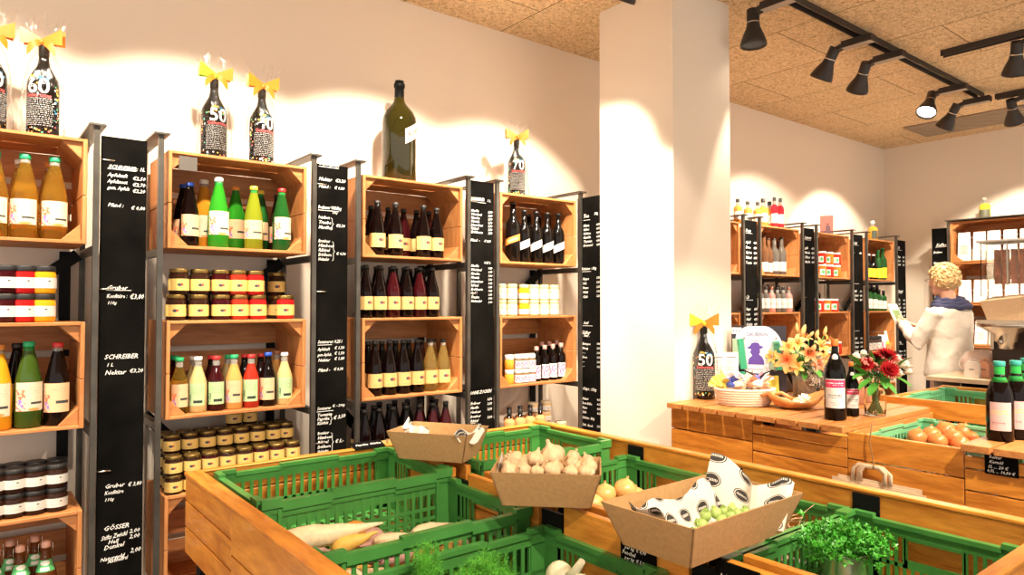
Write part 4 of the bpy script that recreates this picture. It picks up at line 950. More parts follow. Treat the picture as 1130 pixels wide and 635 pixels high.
sign(0, Mface(1.2125, 1.123, .856), .105, .076, [('Salate', .008, .062, .014), ('per Stk.', .020, .051, .011), ('Lauch kg', .006, .038, .013), ('per kg  € 4,90', .014, .028, .011), ('Fenchel', .006, .015, .013), ('per kg  € 5,90', .014, .004, .011)], 'chalk price sign for Salate, Lauch and Fenchel on the display divider')
sign(0, Mface(1.2125, .862, .868), .10, .062, [('1 kg. € 2,90', .008, .024, .019)], 'chalk price sign showing € 2,90 under the box of sprouts')
sgn = sign(0, T(1.086, 2.255, .939) @ Rx(-1.25), .118, .05, [('Paprika  Kürbis', .01, .02, .016, .1)], 'dark price card lying on the back rail at the foot of the second chalkboard')

# paper carrier bags hanging on the counter front
pb = empty('paper_bag', (2.494, 1.08, .848)); tag(pb, 'bundle of pale folded paper carrier bags with twisted handles hanging on the counter front', 'paper bag')
m_paper = plain('pale kraft paper', (.78, .60, .40), .8, bump=.15, bscale=30)
for i, (dx, dy0, dy1, zt) in enumerate(((0, .165, -.115, -.012), (-.004, .185, -.095, -.022), (-.008, .150, -.13, -.028))):
    MB().box((dx - .003, dy1, -.16), (dx - .0005, dy0, zt)).obj('folded_bag', m_paper, pb)
for i, (y0, y1) in enumerate(((.11, .0), (.09, -.02), (.0, .08))):
    MB().tube([(-.010 - .002 * i, y0, -.02), (-.010 - .002 * i, y0 - .004, .022), (-.010 - .002 * i, y0 + (y1 - y0) * .2, .038), (-.010 - .002 * i, y0 + (y1 - y0) * .8, .036), (-.010 - .002 * i, y1, .018), (-.010 - .002 * i, y1, -.02)], .0075, 6, flat=.35).obj('handle', m_paper, pb)
MB().tube([(.004, .04, .188), (-.006, .042, .185), (-.007, .050, .12), (-.009, .038, .06), (-.016, .034, .03), (-.018, .032, .045)], .0022, 6).obj('hook', plain('brown wire', (.25, .13, .05), .4), pb)

# ------------------------------------------------------------------ goods on the counter
CT = 1.012
def cz(px, py): return at_z(px, py, CT)
p = cz(777, 440)
gift('gift_bottle', (p.x, p.y, CT), face(p.x, p.y) + .15, '50', (m_foil['yellow'], m_foil['orange']), 'cellophane wrapped number 50 bottle with yellow bow, standing on the counter by the pillar', 11, 1.0)
# printed information sheet in a stand
p = cz(802, 438); r = empty('information_sheet', (p.x, p.y, CT), face(p.x, p.y) + .25); tag(r, 'white printed information sheet with a small bottle picture, leaning behind the gift bottle', 'sheet')
M_ = Rx(-.12)
MB().box((-.07, 0, 0), (.06, .003, .21)).xf(M_).obj('paper_sheet', plain('white printed paper', (.82, .78, .72), .6), r)
t = MB(); t.box((-.06, -.0012, .183), (-.01, -.0004, .190)); rr = random.Random(2)
for z in [.172, .165, .158, .145, .138, .131, .124, .108, .101, .094, .08, .07]:
    t.box((-.06, -.0010, z), (-.06 + rr.uniform(.04, .055), -.0004, z + .0018)); t.box((.0, -.0010, z), (.0 + rr.uniform(.03, .052), -.0004, z + .0018))
t.box((.005, -.0012, .183), (.05, -.0004, .190)); t.xf(M_).obj('print', plain('grey print', (.25, .22, .2), .7), r)
MB().lathe([(.010, .008), (.011, .01), (.011, .055), (.004, .07), (.004, .09)], 12, sy=.1).xf(T(.025, -.002, .01)).xf(M_).obj('bottle_picture', plain('picture print', (.08, .06, .05), .6), r)
# poster stand with packets hung on it
p = at_z(828, 436, CT); bs = empty('sample_stand', (2.98, 1.865, CT), face(2.98, 1.865) - .02); tag(bs, 'black poster stand with purple hatted figure and hanging green packets, behind the basket', 'display stand')
def dd_(px, py): # metres on the poster plane
    q = bs.matrix_world.inverted() if False else None
pw, ph = .245, .335
MB().box((-pw / 2, 0, .0), (pw / 2, .006, ph)).obj('poster_board', plain('poster black', (.015, .012, .02), .5), bs)
n = 40; cx, czz, cr = -.008, .225, .115
disc = []
for i in range(n):
    a = 2 * PI * i / n; x_ = cx + cr * math.cos(a); z_ = czz + cr * 1.02 * math.sin(a); disc.append((max(-.105, min(pw / 2 - .002, x_)), -.0006, min(ph - .002, z_)))
MB().add([Vector(v) for v in disc][::-1], [tuple(range(n))]).obj('pale_disc', plain('poster grey', (.58, .60, .66), .5), bs)
t = MB(); write(t, 'GAUBERIN', -.058, .285, .026, Matrix.Identity(4), 0, .02, maxw=.098); t.box((-.03, -.0014, .262), (.0, -.0008, .265)); t.box((-.05, -.0014, .125), (.02, -.0008, .128))
t.obj('printed_title', plain('poster navy', (.12, .12, .25), .5), bs)
sil = [(-.050, .150), (-.046, .178), (-.030, .192), (-.034, .200), (-.040, .208), (-.034, .222), (-.044, .224), (-.054, .230), (-.040, .238), (-.034, .250), (-.020, .256), (-.002, .254), (.006, .240), (.022, .236), (.014, .228), (.004, .224), (.006, .208), (.000, .198), (.014, .188), (.022, .170), (.024, .150)]
MB().add([(x, -.0016, z) for x, z in sil], [tuple(range(len(sil)))]).obj('purple_figure', plain('poster purple', (.08, .04, .26), .5), bs)
MB().box((-.122, -.003, .295), (-.078, -.0006, .325)).obj('price_card', m_tan if False else plain('white card', (.82, .80, .76), .6), bs)
t = MB(); write(t, '€ 4,90', -.118, .305, .015, T(0, -.003, 0), .2, .02, maxw=.036); t.obj('price_writing', m_black, bs)
mgr = plain('green packet', (.03, .30, .16), .5); mgr2 = plain('sage packet', (.25, .36, .24), .5); mye = plain('mustard packet', (.50, .42, .05), .55); mgy = plain('dark packet', (.10, .08, .10), .5)
for (x0, x1, z0, z1, mt, tl) in ((-.118, -.086, .15, .272, mgr2, .02), (-.084, -.052, .125, .272, mgr, .12), (.046, .078, .13, .262, mgr2, -.12), (.074, .106, .125, .262, mgr, .10), (.066, .080, .12, .215, mgy, .05),
                                (-.060, -.034, .0, .10, mye, -.03), (-.024, .0, .0, .10, mye, .05), (.030, .060, .0, .10, mye, 0), (.062, .09, .01, .10, mye, .04), (-.092, -.066, .0, .115, mgr, -.03)):
    w_ = x1 - x0
    MB().prism([(0, 0, 0), (w_, 0, 0), (w_, 0, z1 - z0), (0, 0, z1 - z0)], (0, .010, 0)).xf(T(x0, -.016, z0) @ Ry(-tl)).obj('hanging_packet', mt, bs, .002)
for x_ in (-.066, .076, -.03):
    MB().tube([(x_, .0, .27 if x_ != -.03 else .11), (x_, -.02, .273 if x_ != -.03 else .113), (x_, -.026, .282 if x_ != -.03 else .122)], .003, 6).obj('clip', m_inox, bs)

# wrapped sweets in an oval basket
p = cz(822, 447); bx, by = p.x, p.y
r = empty('gift_basket', (bx, by, CT), -.65); tag(r, 'oval whitewashed woven basket filled with wrapped sweets on the counter', 'basket')
m_basket = plain('whitewashed cane', (.74, .60, .46), .7, bump=.3, bscale=80)
b = MB(); n = 48
for j in range(7):
    z = .006 + .0105 * j; s = .80 + .20 * (j / 6) ** .7
    b.tube([(.128 * s * math.cos(2 * PI * i / n), .088 * s * math.sin(2 * PI * i / n), z + .0012 * ((i + j) % 2)) for i in range(n + 1)], .0062, 6, caps=False)
b.obj('woven_wall', m_basket, r)
b = MB()
b.lathe([(.10, 0), (.105, .004), (.12, .05)], 30, sy=.68); b.obj('lining', plain('cane lining', (.60, .45, .3), .8), r)
m_wr = [plain('wrap ' + n_, c_, .35) for n_, c_ in (('yellow', (.85, .70, .15)), ('blue', (.10, .15, .60)), ('white', (.80, .76, .72)), ('peach', (.80, .48, .32)), ('pink', (.75, .30, .38)), ('lilac', (.55, .45, .60)))]
rr = random.Random(12)
GWL = 'wrapped sweets in the oval basket'
names = ['yellow', 'blue', 'white', 'peach', 'pink', 'lilac']
spots_ = [(-.095, .0, 0, 1.2), (-.07, -.03, 1, 1.0), (-.06, .03, 0, 1.1), (-.03, -.02, 3, 1.3), (-.02, .035, 2, 1.0), (.015, -.03, 3, 1.2), (.02, .02, 5, 1.1), (.05, -.02, 2, 1.1), (.055, .03, 4, 1.0), (.085, 0, 3, 1.2), (.09, .03, 5, .9), (-.045, .005, 2, .8), (.035, .0, 1, .8)]
for i, (x_, y_, c_, s_) in enumerate(spots_):
    b = MB(); b.ball((0, 0, 0), .023 * s_, 7, sc=(1.25, .85, .65), bumpy=.6, seed=i); b.sm = [False] * len(b.sm)
    for sd in (-1, 1): b.add([(0, 0, .004), (sd * .045 * s_, .022, .026), (sd * .040 * s_, .008, .034), (sd * .056 * s_, .0, .038), (sd * .042 * s_, -.010, .030), (sd * .048 * s_, -.022, .022)], [(0, 1, 2), (0, 2, 3), (0, 3, 4), (0, 4, 5)])
    o = b.obj('wrapped_sweet', m_wr[c_]); q = Rz(-.65) @ Vector((x_, y_, 0)); o.location = (bx + q.x, by + q.y, CT + .079 + .012 * (i % 3) / 2 + .006); o.rotation_euler = (0, rr.uniform(-.4, .4), rr.uniform(0, 6))
    tag(o, f'{names[c_]} wrapped sweet, {ORD[i] if i < 12 else "last"} counted from the left end of the oval basket', 'sweet', GWL)
b = MB()
for i in range(9):
    a0, a1 = -1.1 + i * .25, -1.1 + (i + 1) * .25; rr_ = .055
    b.add([(0, 0, 0), (rr_ * math.sin(a0), .006 * (i % 2), rr_ * math.cos(a0) * 1.1), (rr_ * math.sin(a1), .006 * ((i + 1) % 2), rr_ * math.cos(a1) * 1.1)], [(0, 1, 2)])
o = b.obj('paper_fan', m_wr[0]); q = Rz(-.65) @ Vector((-.10, .02, 0)); o.location = (bx + q.x, by + q.y, CT + .072); o.rotation_euler = (.15, -.35, -.65)
o.modifiers.new('Solid', 'SOLIDIFY').thickness = .001
tag(o, 'yellow pleated paper fan standing at the left end of the oval basket', 'paper fan')
# boat shaped wooden bowl
p = cz(878, 451); r = empty('wooden_bowl', (p.x, p.y, CT), -.62); tag(r, 'boat shaped orange wooden bowl with raised ends on the counter', 'bowl')
b = MB(); n = 36; ring = []
def rimz(a): return .034 + .038 * abs(math.cos(a)) ** 2.2
for lev, (s, zf) in enumerate(((.42, 0), (.68, .18), (.88, .55), (1.0, 1.0), (.94, 1.0), (.80, .62), (.45, .30), (.01, .25))):
    for i in range(n):
        a = 2 * PI * i / n; b.v.append(Vector((.122 * s * math.cos(a), .070 * s * math.sin(a), .001 + rimz(a) * zf if lev < 6 else .010)))
for j in range(7):
    for i in range(n): b.f.append((j * n + i, j * n + (i + 1) % n, (j + 1) * n + (i + 1) % n, (j + 1) * n + i)); b.m.append(0); b.sm.append(True)
b.f.append(tuple(range(n))[::-1]); b.m.append(0); b.sm.append(False)
b.obj('bowl_body', m_bowl, r)
b = MB(); rr = random.Random(5)
b.ball((0, 0, .022), .05, 14, sc=(1.25, .8, .30), bumpy=.25, seed=2)
b.obj('soap_flakes', plain('cream flakes', (.84, .68, .40), .7, bump=.5, bscale=140), r)['kind'] = 'stuff'
b = MB()
for i in range(46):
    a = rr.uniform(0, 2 * PI); el = rr.uniform(.1, 1.4); L_ = rr.uniform(.022, .034); dr = Vector((math.cos(a) * math.cos(el), math.sin(a) * math.cos(el), math.sin(el))); c_ = Vector((.028, -.012, .034))
    b.tube([c_, c_ + dr * L_ * .7, c_ + dr * L_], [.004, .004, .001], 5)
b.obj('pale_blossom', plain('pale cream', (.86, .80, .66), .6), r)
MB().tube([(-.135, .03, .052), (-.06, -.0, .066), (-.02, -.02, .040)], [.008, .007, .009], 8).obj('wooden_scoop', m_bowl, r)
# bottles of seed oil with magenta labels
def oilb(x, y, s, label):
    pr = bottle('oil', m_winegl, m_winegl, m_winegl, L_reiter, (.045, .150), 1.15)
    return pr
ob = proto('seed_oil_bottle')
pc(ob, MB().lathe(PROF['oil'][0] + [(.0125, .277), (.0125, .285)], 26).obj('body', m_winegl, link=False))
pc(ob, MB().lathe([(.0130, .268), (.0140, .270), (.0140, .292), (.0125, .294)], 18).obj('capsule', plain('red orange capsule foil', (.70, .16, .03), .35), link=False))
def wraplabel(rad, a0, a1, z0, z1, mat, nm, par, m=14):
    vs = []; fs = []; us = []
    for zz in (z0, z1):
        for i in range(m + 1):
            a = a0 + (a1 - a0) * i / m; vs.append((rad * math.sin(a), -rad * math.cos(a), zz))
    for i in range(m): fs.append((i, i + 1, m + 2 + i, m + 1 + i)); us.append([(i / m, 0), ((i + 1) / m, 0), ((i + 1) / m, 1), (i / m, 1)])
    return pc(par, MB().add(vs, fs, 0, True, us).obj(nm, mat, link=False))
wraplabel(.0417, -1.0, 1.0, .045, .150, L_reiter, 'paper_label', ob)
nl = pc(ob, MB().ball((0, -.019, .226), .013, 10, sc=(.9, .35, 1.1)).obj('neck_label', plain('neck label white', (.80, .74, .70), .6), link=False))
def ctr(px, py): q = cz(px, py); return q
q = ctr(922, 463); place(ob, (q.x, q.y, CT), face(q.x, q.y), (.95, .95, 1.04), 'dark seed oil bottle with white and magenta label, taller one of two on the counter', 'bottle', 'oil bottles with magenta labels')
q = ctr(937, 460); place(ob, (q.x + .03, q.y + .005, CT), face(q.x, q.y) + .3, (.68, .68, .72), 'small seed oil bottle with magenta label, behind the taller oil bottle', 'bottle', 'oil bottles with magenta labels')
gb = proto('juice_bottle')
pc(gb, MB().lathe([(.034, 0), (.0385, .005), (.0385, .135), (.036, .155), (.026, .185), (.0165, .203), (.0155, .212)], 26).obj('body', j_dark, link=False))
pc(gb, MB().lathe([(.0252, .188), (.0162, .204), (.0150, .212), (.0150, .242)], 20).obj('green_neck', J('bright green neck', (.03, .38, .07), .3), link=False))
pc(gb, MB().lathe([(.0160, .238), (.0168, .239), (.0168, .252), (.0155, .254)], 20).obj('cap', C('teal cap', (.03, .32, .26)), link=False))
wraplabel(.0391, -.85, .75, .035, .125, L_pink, 'paper_label', gb)
for (px, py, lb) in ((1104, 486, 'leftmost of three dark bottles with teal caps and pink labels'), (1122, 484, 'middle of three dark bottles with teal caps on the counter'), (1134, 478, 'rearmost dark teal capped bottle cut by the right photo edge')):
    q = ctr(px, py); place(gb, (q.x, q.y, CT), face(q.x, q.y) + .1, 1.0, lb, 'bottle', 'dark bottles with teal caps')

# ------------------------------------------------------------------ flowers
m_leaf = plain('leaf green', (.07, .26, .03), .5, var=.3, bscale=20); m_leaf2 = plain('dark leaf', (.03, .13, .03), .5); m_stem = plain('flower stems', (.26, .32, .10), .5)
def petal(b, base, dr, up, L_, w, curl, mi=0, n=6, cup=.2):
    """one curved petal blade from base along dr, bending back towards -up"""
    dr = dr.normalized(); side = dr.cross(up)
    if side.length < 1e-3: side = dr.cross(Vector((1, .3, .2)))
    side.normalize(); nrm = side.cross(dr); o = len(b.v)
    for i in range(n + 1):
        t = i / n; ww = w * (math.sin(PI * (t * .86 + .08))) ** .8 * .5; c_ = base + dr * (L_ * (t - .12 * curl * t * t)) + nrm * (L_ * (curl * .5 * (-t * t) + .25 * t))
        b.v += [c_ - side * ww + nrm * ww * cup, c_ - nrm * ww * cup * .5, c_ + side * ww + nrm * ww * cup]
    for i in range(n):
        for j in (0, 1): b.f.append((o + i * 3 + j, o + i * 3 + j + 1, o + i * 3 + j + 4, o + i * 3 + j + 3)); b.m.append(mi); b.sm.append(True)
def leafblade(b, base, dr, L_, w, droop, mi=0): petal(b, Vector(base), Vector(dr), Vector((0, 0, 1)), L_, w, droop, mi, 5, .3)
# lilies
q = at_z(888, 438, CT); lx, ly = q.x, q.y; r = empty('lily_bouquet', (lx, ly, CT))
tag(r, 'large bouquet of orange and cream lilies in a glass vase behind the wooden bowl', 'flowers')
MB().lathe([(.048, 0), (.052, .004), (.055, .08), (.060, .105), (.057, .105), (.052, .08), (.049, .008), (.001, .007)], 24).obj('glass_vase', plain('smoky vase glass', (.35, .28, .20), .05, trans=.6, coat=1.0), r)
rr = random.Random(21); b = MB()
for i in range(16):
    a = rr.uniform(0, 6.28); b.tube([(rr.uniform(-.03, .03), rr.uniform(-.03, .03), .012), (.02 * math.cos(a), .02 * math.sin(a), .10), (.09 * math.cos(a), .09 * math.sin(a), .20)], .0035, 5)
b.obj('stems', m_stem, r)
b = MB()
for i in range(64):
    a = rr.uniform(0, 6.28); el = rr.uniform(-.25, .9); z = rr.uniform(.10, .19); leafblade(b, (.04 * math.cos(a), .04 * math.sin(a), z), (math.cos(a), math.sin(a), el), rr.uniform(.07, .13), rr.uniform(.02, .036), rr.uniform(.3, 1.0), rr.choice((0, 0, 1)))
b.obj('leaves', [m_leaf, m_leaf2], r)
def lilymat(nm, c1, c2):
    m, nt, bb = newmat(nm); tc = nt.nodes.new('ShaderNodeTexCoord'); ln = nt.nodes.new('ShaderNodeVectorMath'); ln.operation = 'LENGTH'; nt.links.new(tc.outputs['Object'], ln.inputs[0])
    mr = nt.nodes.new('ShaderNodeMapRange'); mr.inputs[1].default_value = .008; mr.inputs[2].default_value = .052; nt.links.new(ln.outputs['Value'], mr.inputs[0])
    cr = nt.nodes.new('ShaderNodeValToRGB'); cr.color_ramp.elements[0].color = (*c1, 1); cr.color_ramp.elements[1].color = (*c2, 1); nt.links.new(mr.outputs[0], cr.inputs[0]); nt.links.new(cr.outputs[0], bb.inputs['Base Color'])
    bb.inputs['Roughness'].default_value = .5; bb.inputs['Subsurface Weight'].default_value = 0; return m
ml1 = lilymat('orange lily petal', (.60, .06, .01), (.72, .30, .08)); ml2 = lilymat('cream lily petal', (.66, .28, .02), (.76, .46, .17)); ml3 = plain('lily bud', (.70, .40, .14), .5)
def rv(px, py, dep):   # point on the bouquet seen at a pixel, at a given depth from the camera
    return CAM + ray(px, py) * dep - Vector((lx, ly, CT))
dl = ((lx * FH.x + ly * FH.y))
blooms = [(868, 398, -.11, 0, .090), (880, 380, -.04, 1, .070), (905, 383, -.03, 1, .075), (893, 391, -.09, 0, .075), (917, 392, .0, 1, .070), (878, 405, -.12, 1, .060), (858, 385, .0, 1, .065), (902, 402, -.1, 0, .055), (912, 376, .03, 1, .055), (870, 384, -.06, 1, .06), (888, 374, .02, 1, .055), (853, 394, -.02, 1, .055), (908, 396, -.08, 1, .06)]
for i, (px, py, dz_, kind, L_) in enumerate(blooms):
    L_ *= .76
    c_ = rv(px, py, (dl + dz_)); out = Vector((c_.x, c_.y, max(.02, c_.z - .16))).normalized(); out = (out - FH * .8).normalized()
    fb = MB(); a0 = rr.uniform(0, 1)
    ex = out.orthogonal().normalized(); ey = out.cross(ex)
    for j in range(6):
        an = a0 + j * PI / 3; dr = (ex * math.cos(an) + ey * math.sin(an)) * 1.0 + out * .55; petal(fb, Vector((0, 0, 0)), dr, out, L_, L_ * .42, .9, 0)
    for j in range(6):
        an = a0 + j * PI / 3 + .3; tp = out * L_ * .6 + (ex * math.cos(an) + ey * math.sin(an)) * L_ * .18; fb.tube([(0, 0, 0), tp], .0008, 4, 1); fb.ball(tp, .003, 6, 1)
    fb.obj('lily_bloom', [ml1 if kind == 0 else ml2, plain('anther', (.35, .10, .02), .6)], r, loc=c_)
for i, (px, py, tx, ty, s_) in enumerate([(884, 372, 889, 358, 1.2), (880, 368, 879, 356, .8), (900, 374, 903, 364, 1.0), (909, 371, 912, 360, .9), (860, 378, 853, 372, .8), (893, 372, 898, 366, .8)]):
    p0 = rv(px, py, dl); p1 = rv(tx, ty, dl); m_ = p0.lerp(p1, .5)
    b = MB().tube([p0, p0.lerp(p1, .3), m_, p0.lerp(p1, .8), p1], [.003, .009 * s_, .010 * s_, .007 * s_, .001], 8); b.obj('lily_bud', ml3, r)
    MB().tube([p0, (p0.x * .4, p0.y * .4, .16)], .002, 5).obj('bud_stem', m_leaf, r)
b = MB(); mo = rv(899, 400, dl - .1)
for i in range(70):
    a = rr.uniform(0, 6.28); s_ = mo + Vector((rr.gauss(0, .014), rr.gauss(0, .014), rr.uniform(-.10, .03)))
    b.tube([s_, s_ + Vector((rr.gauss(0, .015), rr.gauss(0, .015), rr.gauss(0, .015))), s_ + Vector((rr.gauss(0, .02), rr.gauss(0, .02), -.02))], .0010, 4)
b.obj('hanging_moss', plain('silver moss', (.72, .62, .50), .8), r)['kind'] = 'stuff'
# red and white bouquet
q = at_z(966, 459, CT); rx_, ry_ = q.x, q.y; r = empty('red_bouquet', (rx_, ry_, CT)); tag(r, 'bouquet of red gerberas and white roses in a small clear vase beside the oil bottles', 'flowers')
dl = rx_ * FH.x + ry_ * FH.y; lx, ly = rx_, ry_
MB().lathe([(.034, 0), (.038, .004), (.040, .05), (.036, .10), (.040, .125), (.0375, .125), (.034, .10), (.0365, .05), (.034, .007), (.001, .006)], 24).obj('glass_vase', m_clear, r)
b = MB()
for i in range(26):
    a = rr.uniform(0, 6.28); a2 = a + rr.uniform(1.8, 3.2); b.tube([(.028 * math.cos(a), .028 * math.sin(a), .010), (.012 * math.cos(a2), .012 * math.sin(a2), .10), (.05 * math.cos(a2), .05 * math.sin(a2), .16)], .0028, 5)
b.obj('stems', m_stem, r)
b = MB()
for (px, py, tx, ty, w_) in ((955, 415, 942, 408, .035), (962, 418, 952, 428, .03), (968, 422, 962, 434, .036), (975, 420, 985, 432, .03), (985, 415, 1000, 425, .03), (950, 405, 938, 396, .03), (975, 414, 977, 426, .035), (958, 412, 946, 418, .035), (990, 405, 1003, 398, .025)):
    p0 = rv(px, py, dl - .05); p1 = rv(tx, ty, dl - .09); petal(b, p0, p1 - p0, Vector((0, 0, 1)), max(.05, (p1 - p0).length * 1.4), w_, .4, 0, 6, .2)
for i in range(60):
    a = rr.uniform(0, 6.28); leafblade(b, (.03 * math.cos(a), .03 * math.sin(a), rr.uniform(.13, .20)), (math.cos(a), math.sin(a), rr.uniform(-.1, 1.2)), rr.uniform(.04, .075), rr.uniform(.018, .03), rr.uniform(.2, .9), rr.choice((0, 1)))
b.obj('leaves', [m_leaf, m_leaf2], r)
m_redp = plain('red petal', (.24, .002, .004), .8, spec=.15); m_whp = plain('white petal', (.84, .80, .70), .5); m_pkb = plain('pink berries', (.70, .22, .18), .5)
for i, (px, py, dz_, R_) in enumerate([(978, 394, -.02, .052), (956, 403, -.05, .034), (981, 409, -.09, .044), (966, 396, .04, .04), (992, 399, .03, .034)]):
    c_ = rv(px, py, dl + dz_); out = (Vector((c_.x, c_.y, c_.z - .12)).normalized() - FH * .7 + Vector((0, 0, .25))).normalized(); ex = out.orthogonal().normalized(); ey = out.cross(ex); fb = MB()
    for lay in range(4):
        for j in range(22 - lay * 3):
            an = 2 * PI * j / (22 - lay * 3) + lay * .3; petal(fb, out * .002 * lay, (ex * math.cos(an) + ey * math.sin(an)) + out * (.10 + .40 * lay), out, R_ * (1 - .19 * lay), .0085, .3, 0, 3)
    fb.obj('gerbera_bloom', m_redp, r, loc=c_)
for i, (px, py, dz_, R_) in enumerate([(945, 396, 0, .019), (953, 392, .02, .016), (999, 405, 0, .021), (992, 414, -.03, .018), (1003, 412, .0, .015), (990, 398, .0, .018)]):
    c_ = rv(px, py, dl + dz_); fb = MB(); fb.ball((0, 0, 0), R_ * .6, 8)
    for lay in range(3):
        for j in range(6):
            an = j * PI / 3 + lay * .5; petal(fb, Vector((0, 0, -R_ * .4)), Vector((math.cos(an), math.sin(an), 1.5 - lay * .5)), Vector((0, 0, 1)), R_ * 1.5, R_ * 1.5, -.4 + lay * .5, 0, 4, .4)
    fb.obj('white_rose', m_whp, r, loc=c_)
for i in range(14):
    c_ = rv(rr.uniform(952, 990), rr.uniform(394, 412), dl - rr.uniform(.02, .08)); fb = MB()
    for j in range(5): fb.ball((rr.gauss(0, .005), rr.gauss(0, .005), rr.gauss(0, .005)), .0038, 6)
    fb.obj('berry_sprig', m_pkb, r, loc=c_)
# a low terracotta planter behind the bottles
q = at_z(948, 452, CT); r = empty('terracotta_pot', (3.12, 1.475, CT)); tag(r, 'salmon coloured square planter standing behind the oil bottles on the counter', 'pot')
MB().lathe([(.050, 0), (.056, .004), (.066, .095), (.070, .097), (.070, .112), (.064, .112), (.060, .09), (.052, .012)], 24).obj('pot_body', plain('terracotta', (.72, .38, .24), .7), r)

# ------------------------------------------------------------------ vegetables
def item(name, mb, mats, label, cat, grp, loc=(0, 0, 0), rot=(0, 0, 0), s=1):
    o = mb.obj(name, mats); o.location = loc; o.rotation_euler = rot; o.scale = (s, s, s); tag(o, label, cat, grp); return o
m_root = plain('parsnip skin', (.84, .66, .42), .55, bump=.4, bscale=70, var=.10); m_yroot = plain('yellow carrot skin', (.82, .50, .10), .5, bump=.3, bscale=60, var=.1); m_oroot = plain('orange root', (.75, .30, .06), .5, var=.1); m_proot = plain('pinkish root', (.50, .28, .24), .5, var=.2); m_brown = plain('earthy root', (.38, .22, .10), .7, bump=.6, bscale=60, var=.2)
def rootshape(L_, r0, bend=.02, seed=0):
    rr = random.Random(seed); pts = []; rs = []
    for i in range(9):
        t = i / 8; pts.append((t * L_, bend * math.sin(t * 3) + rr.uniform(-.002, .002), rr.uniform(-.002, .002))); rs.append(r0 * [.45, .93, 1.0, .93, .80, .62, .42, .24, .06][i])
    return MB().tube(pts, rs, 14)
def between(mb, a, b_):
    a = Vector(a); b_ = Vector(b_); d_ = (b_ - a); return mb.xf(T(*a) @ d_.to_track_quat('X', 'Z').to_matrix().to_4x4())
VG = 'roots in the green crate'
a = at_z(300, 603, .852); b_ = at_z(423, 578, .888)
item('parsnip', between(rootshape((b_ - a).length, .032, .004, 1), a, b_), m_root, 'largest pale white root lying on top of the crate of roots', 'parsnip', VG)
a = at_z(366, 607, .835); b_ = at_z(414, 589, .87)
item('yellow_carrot', between(rootshape((b_ - a).length + .01, .021, .0, 2), a, b_), m_yroot, 'yellow root lying beside the largest white root', 'carrot', VG)
rr = random.Random(33); cols = [(m_root, 'white'), (m_yroot, 'yellow'), (m_oroot, 'orange'), (m_proot, 'pinkish'), (m_root, 'cream')]
KN = ['left wall', 'left corner', 'middle', 'right corner', 'right wall']
for i in range(34):
    mt, cn = cols[rr.randrange(5)]; L_ = rr.uniform(.10, .17); x_ = rr.uniform(.66, 1.08); y_ = rr.uniform(1.48, 1.83); z_ = .722 + .022 * (i // 8) + rr.uniform(0, .006); an = rr.uniform(-.5, .5) + (PI if rr.random() < .5 else 0)
    if an > 1.6: x_ += .1
    o = item('root_vegetable', rootshape(L_, rr.uniform(.016, .026), .006, i), mt, f'{cn} root in the pile under the large white root, {["lowest", "second", "third", "fourth", "top"][i // 8]} layer, {ORD[i % 8]} laid', 'root vegetable', VG, (x_, y_, z_), (0, rr.uniform(-.1, .1), an))
for i, (px, py, mt, cn) in enumerate([(480, 584, m_root, 'short white'), (500, 580, m_root, 'round cream'), (520, 590, m_yroot, 'yellow'), (452, 590, m_root, 'slim white'), (440, 597, m_proot, 'pinkish')]):
    p_ = at_z(px, py, .86); item('root_vegetable', rootshape(.11, .021, .01, 60 + i), mt, f'{cn} root on top of the pile near the right end of the root crate', 'root vegetable', VG, p_ + Vector((-.04, 0, -.03)), (0, .1, .5 * i))
# fennel bulb and dill
m_fen = plain('fennel white', (.80, .76, .52), .45, var=.06)
for i, (px, py, zz) in enumerate([(618, 640, .785)]):
    p_ = at_z(px, py, zz + .03); fb = MB().ball((0, 0, 0), .042, 16, sc=(1, .75, .95))
    for a in (-.35, 0, .35): fb.tube([(0, 0, .03), (.02 * math.sin(a) * 2, 0, .06), (.05 * math.sin(a) * 2, 0, .09)], [.015, .011, .008], 8)
    fv = item('fennel_bulb', fb, m_fen, f'white fennel bulb, beside the dill in the front green crate', 'fennel', 'fennel bulbs', p_, (.3, -1.2, 1.2 + i))
m_dill = plain('dill fronds', (.10, .42, .03), .5, var=.25, bscale=30)
def dill(n, h, spread, seed):
    b = MB(); rr = random.Random(seed)
    for i in range(n):
        a = rr.uniform(0, 6.28); t_ = rr.uniform(0, spread); top = Vector((t_ * math.cos(a), t_ * math.sin(a), h * rr.uniform(.55, 1))); base = Vector((rr.gauss(0, .012), rr.gauss(0, .012), 0)); mid = base.lerp(top, .6) + Vector((0, 0, .02))
        b.tube([base, mid, top], [.0013, .001, .0005], 3, caps=False)
        for k in range(13):
            s0 = mid.lerp(top, k / 12) if k > 3 else base.lerp(mid, .5 + k / 8)
            for j in range(3):
                d_ = Vector((rr.gauss(0, 1), rr.gauss(0, 1), rr.gauss(.5, .7))).normalized() * rr.uniform(.012, .028)
                e = s0 + d_; b.add([s0, s0 + Vector((.0009, 0, 0)), e], [(0, 1, 2)])
                for q_ in range(3):
                    g = s0.lerp(e, .35 + .3 * q_); h_ = g + Vector((rr.gauss(0, 1), rr.gauss(0, 1), rr.gauss(.3, 1))).normalized() * .009; b.add([g, g + Vector((0, .0009, .0006)), h_], [(0, 1, 2)])
    return b
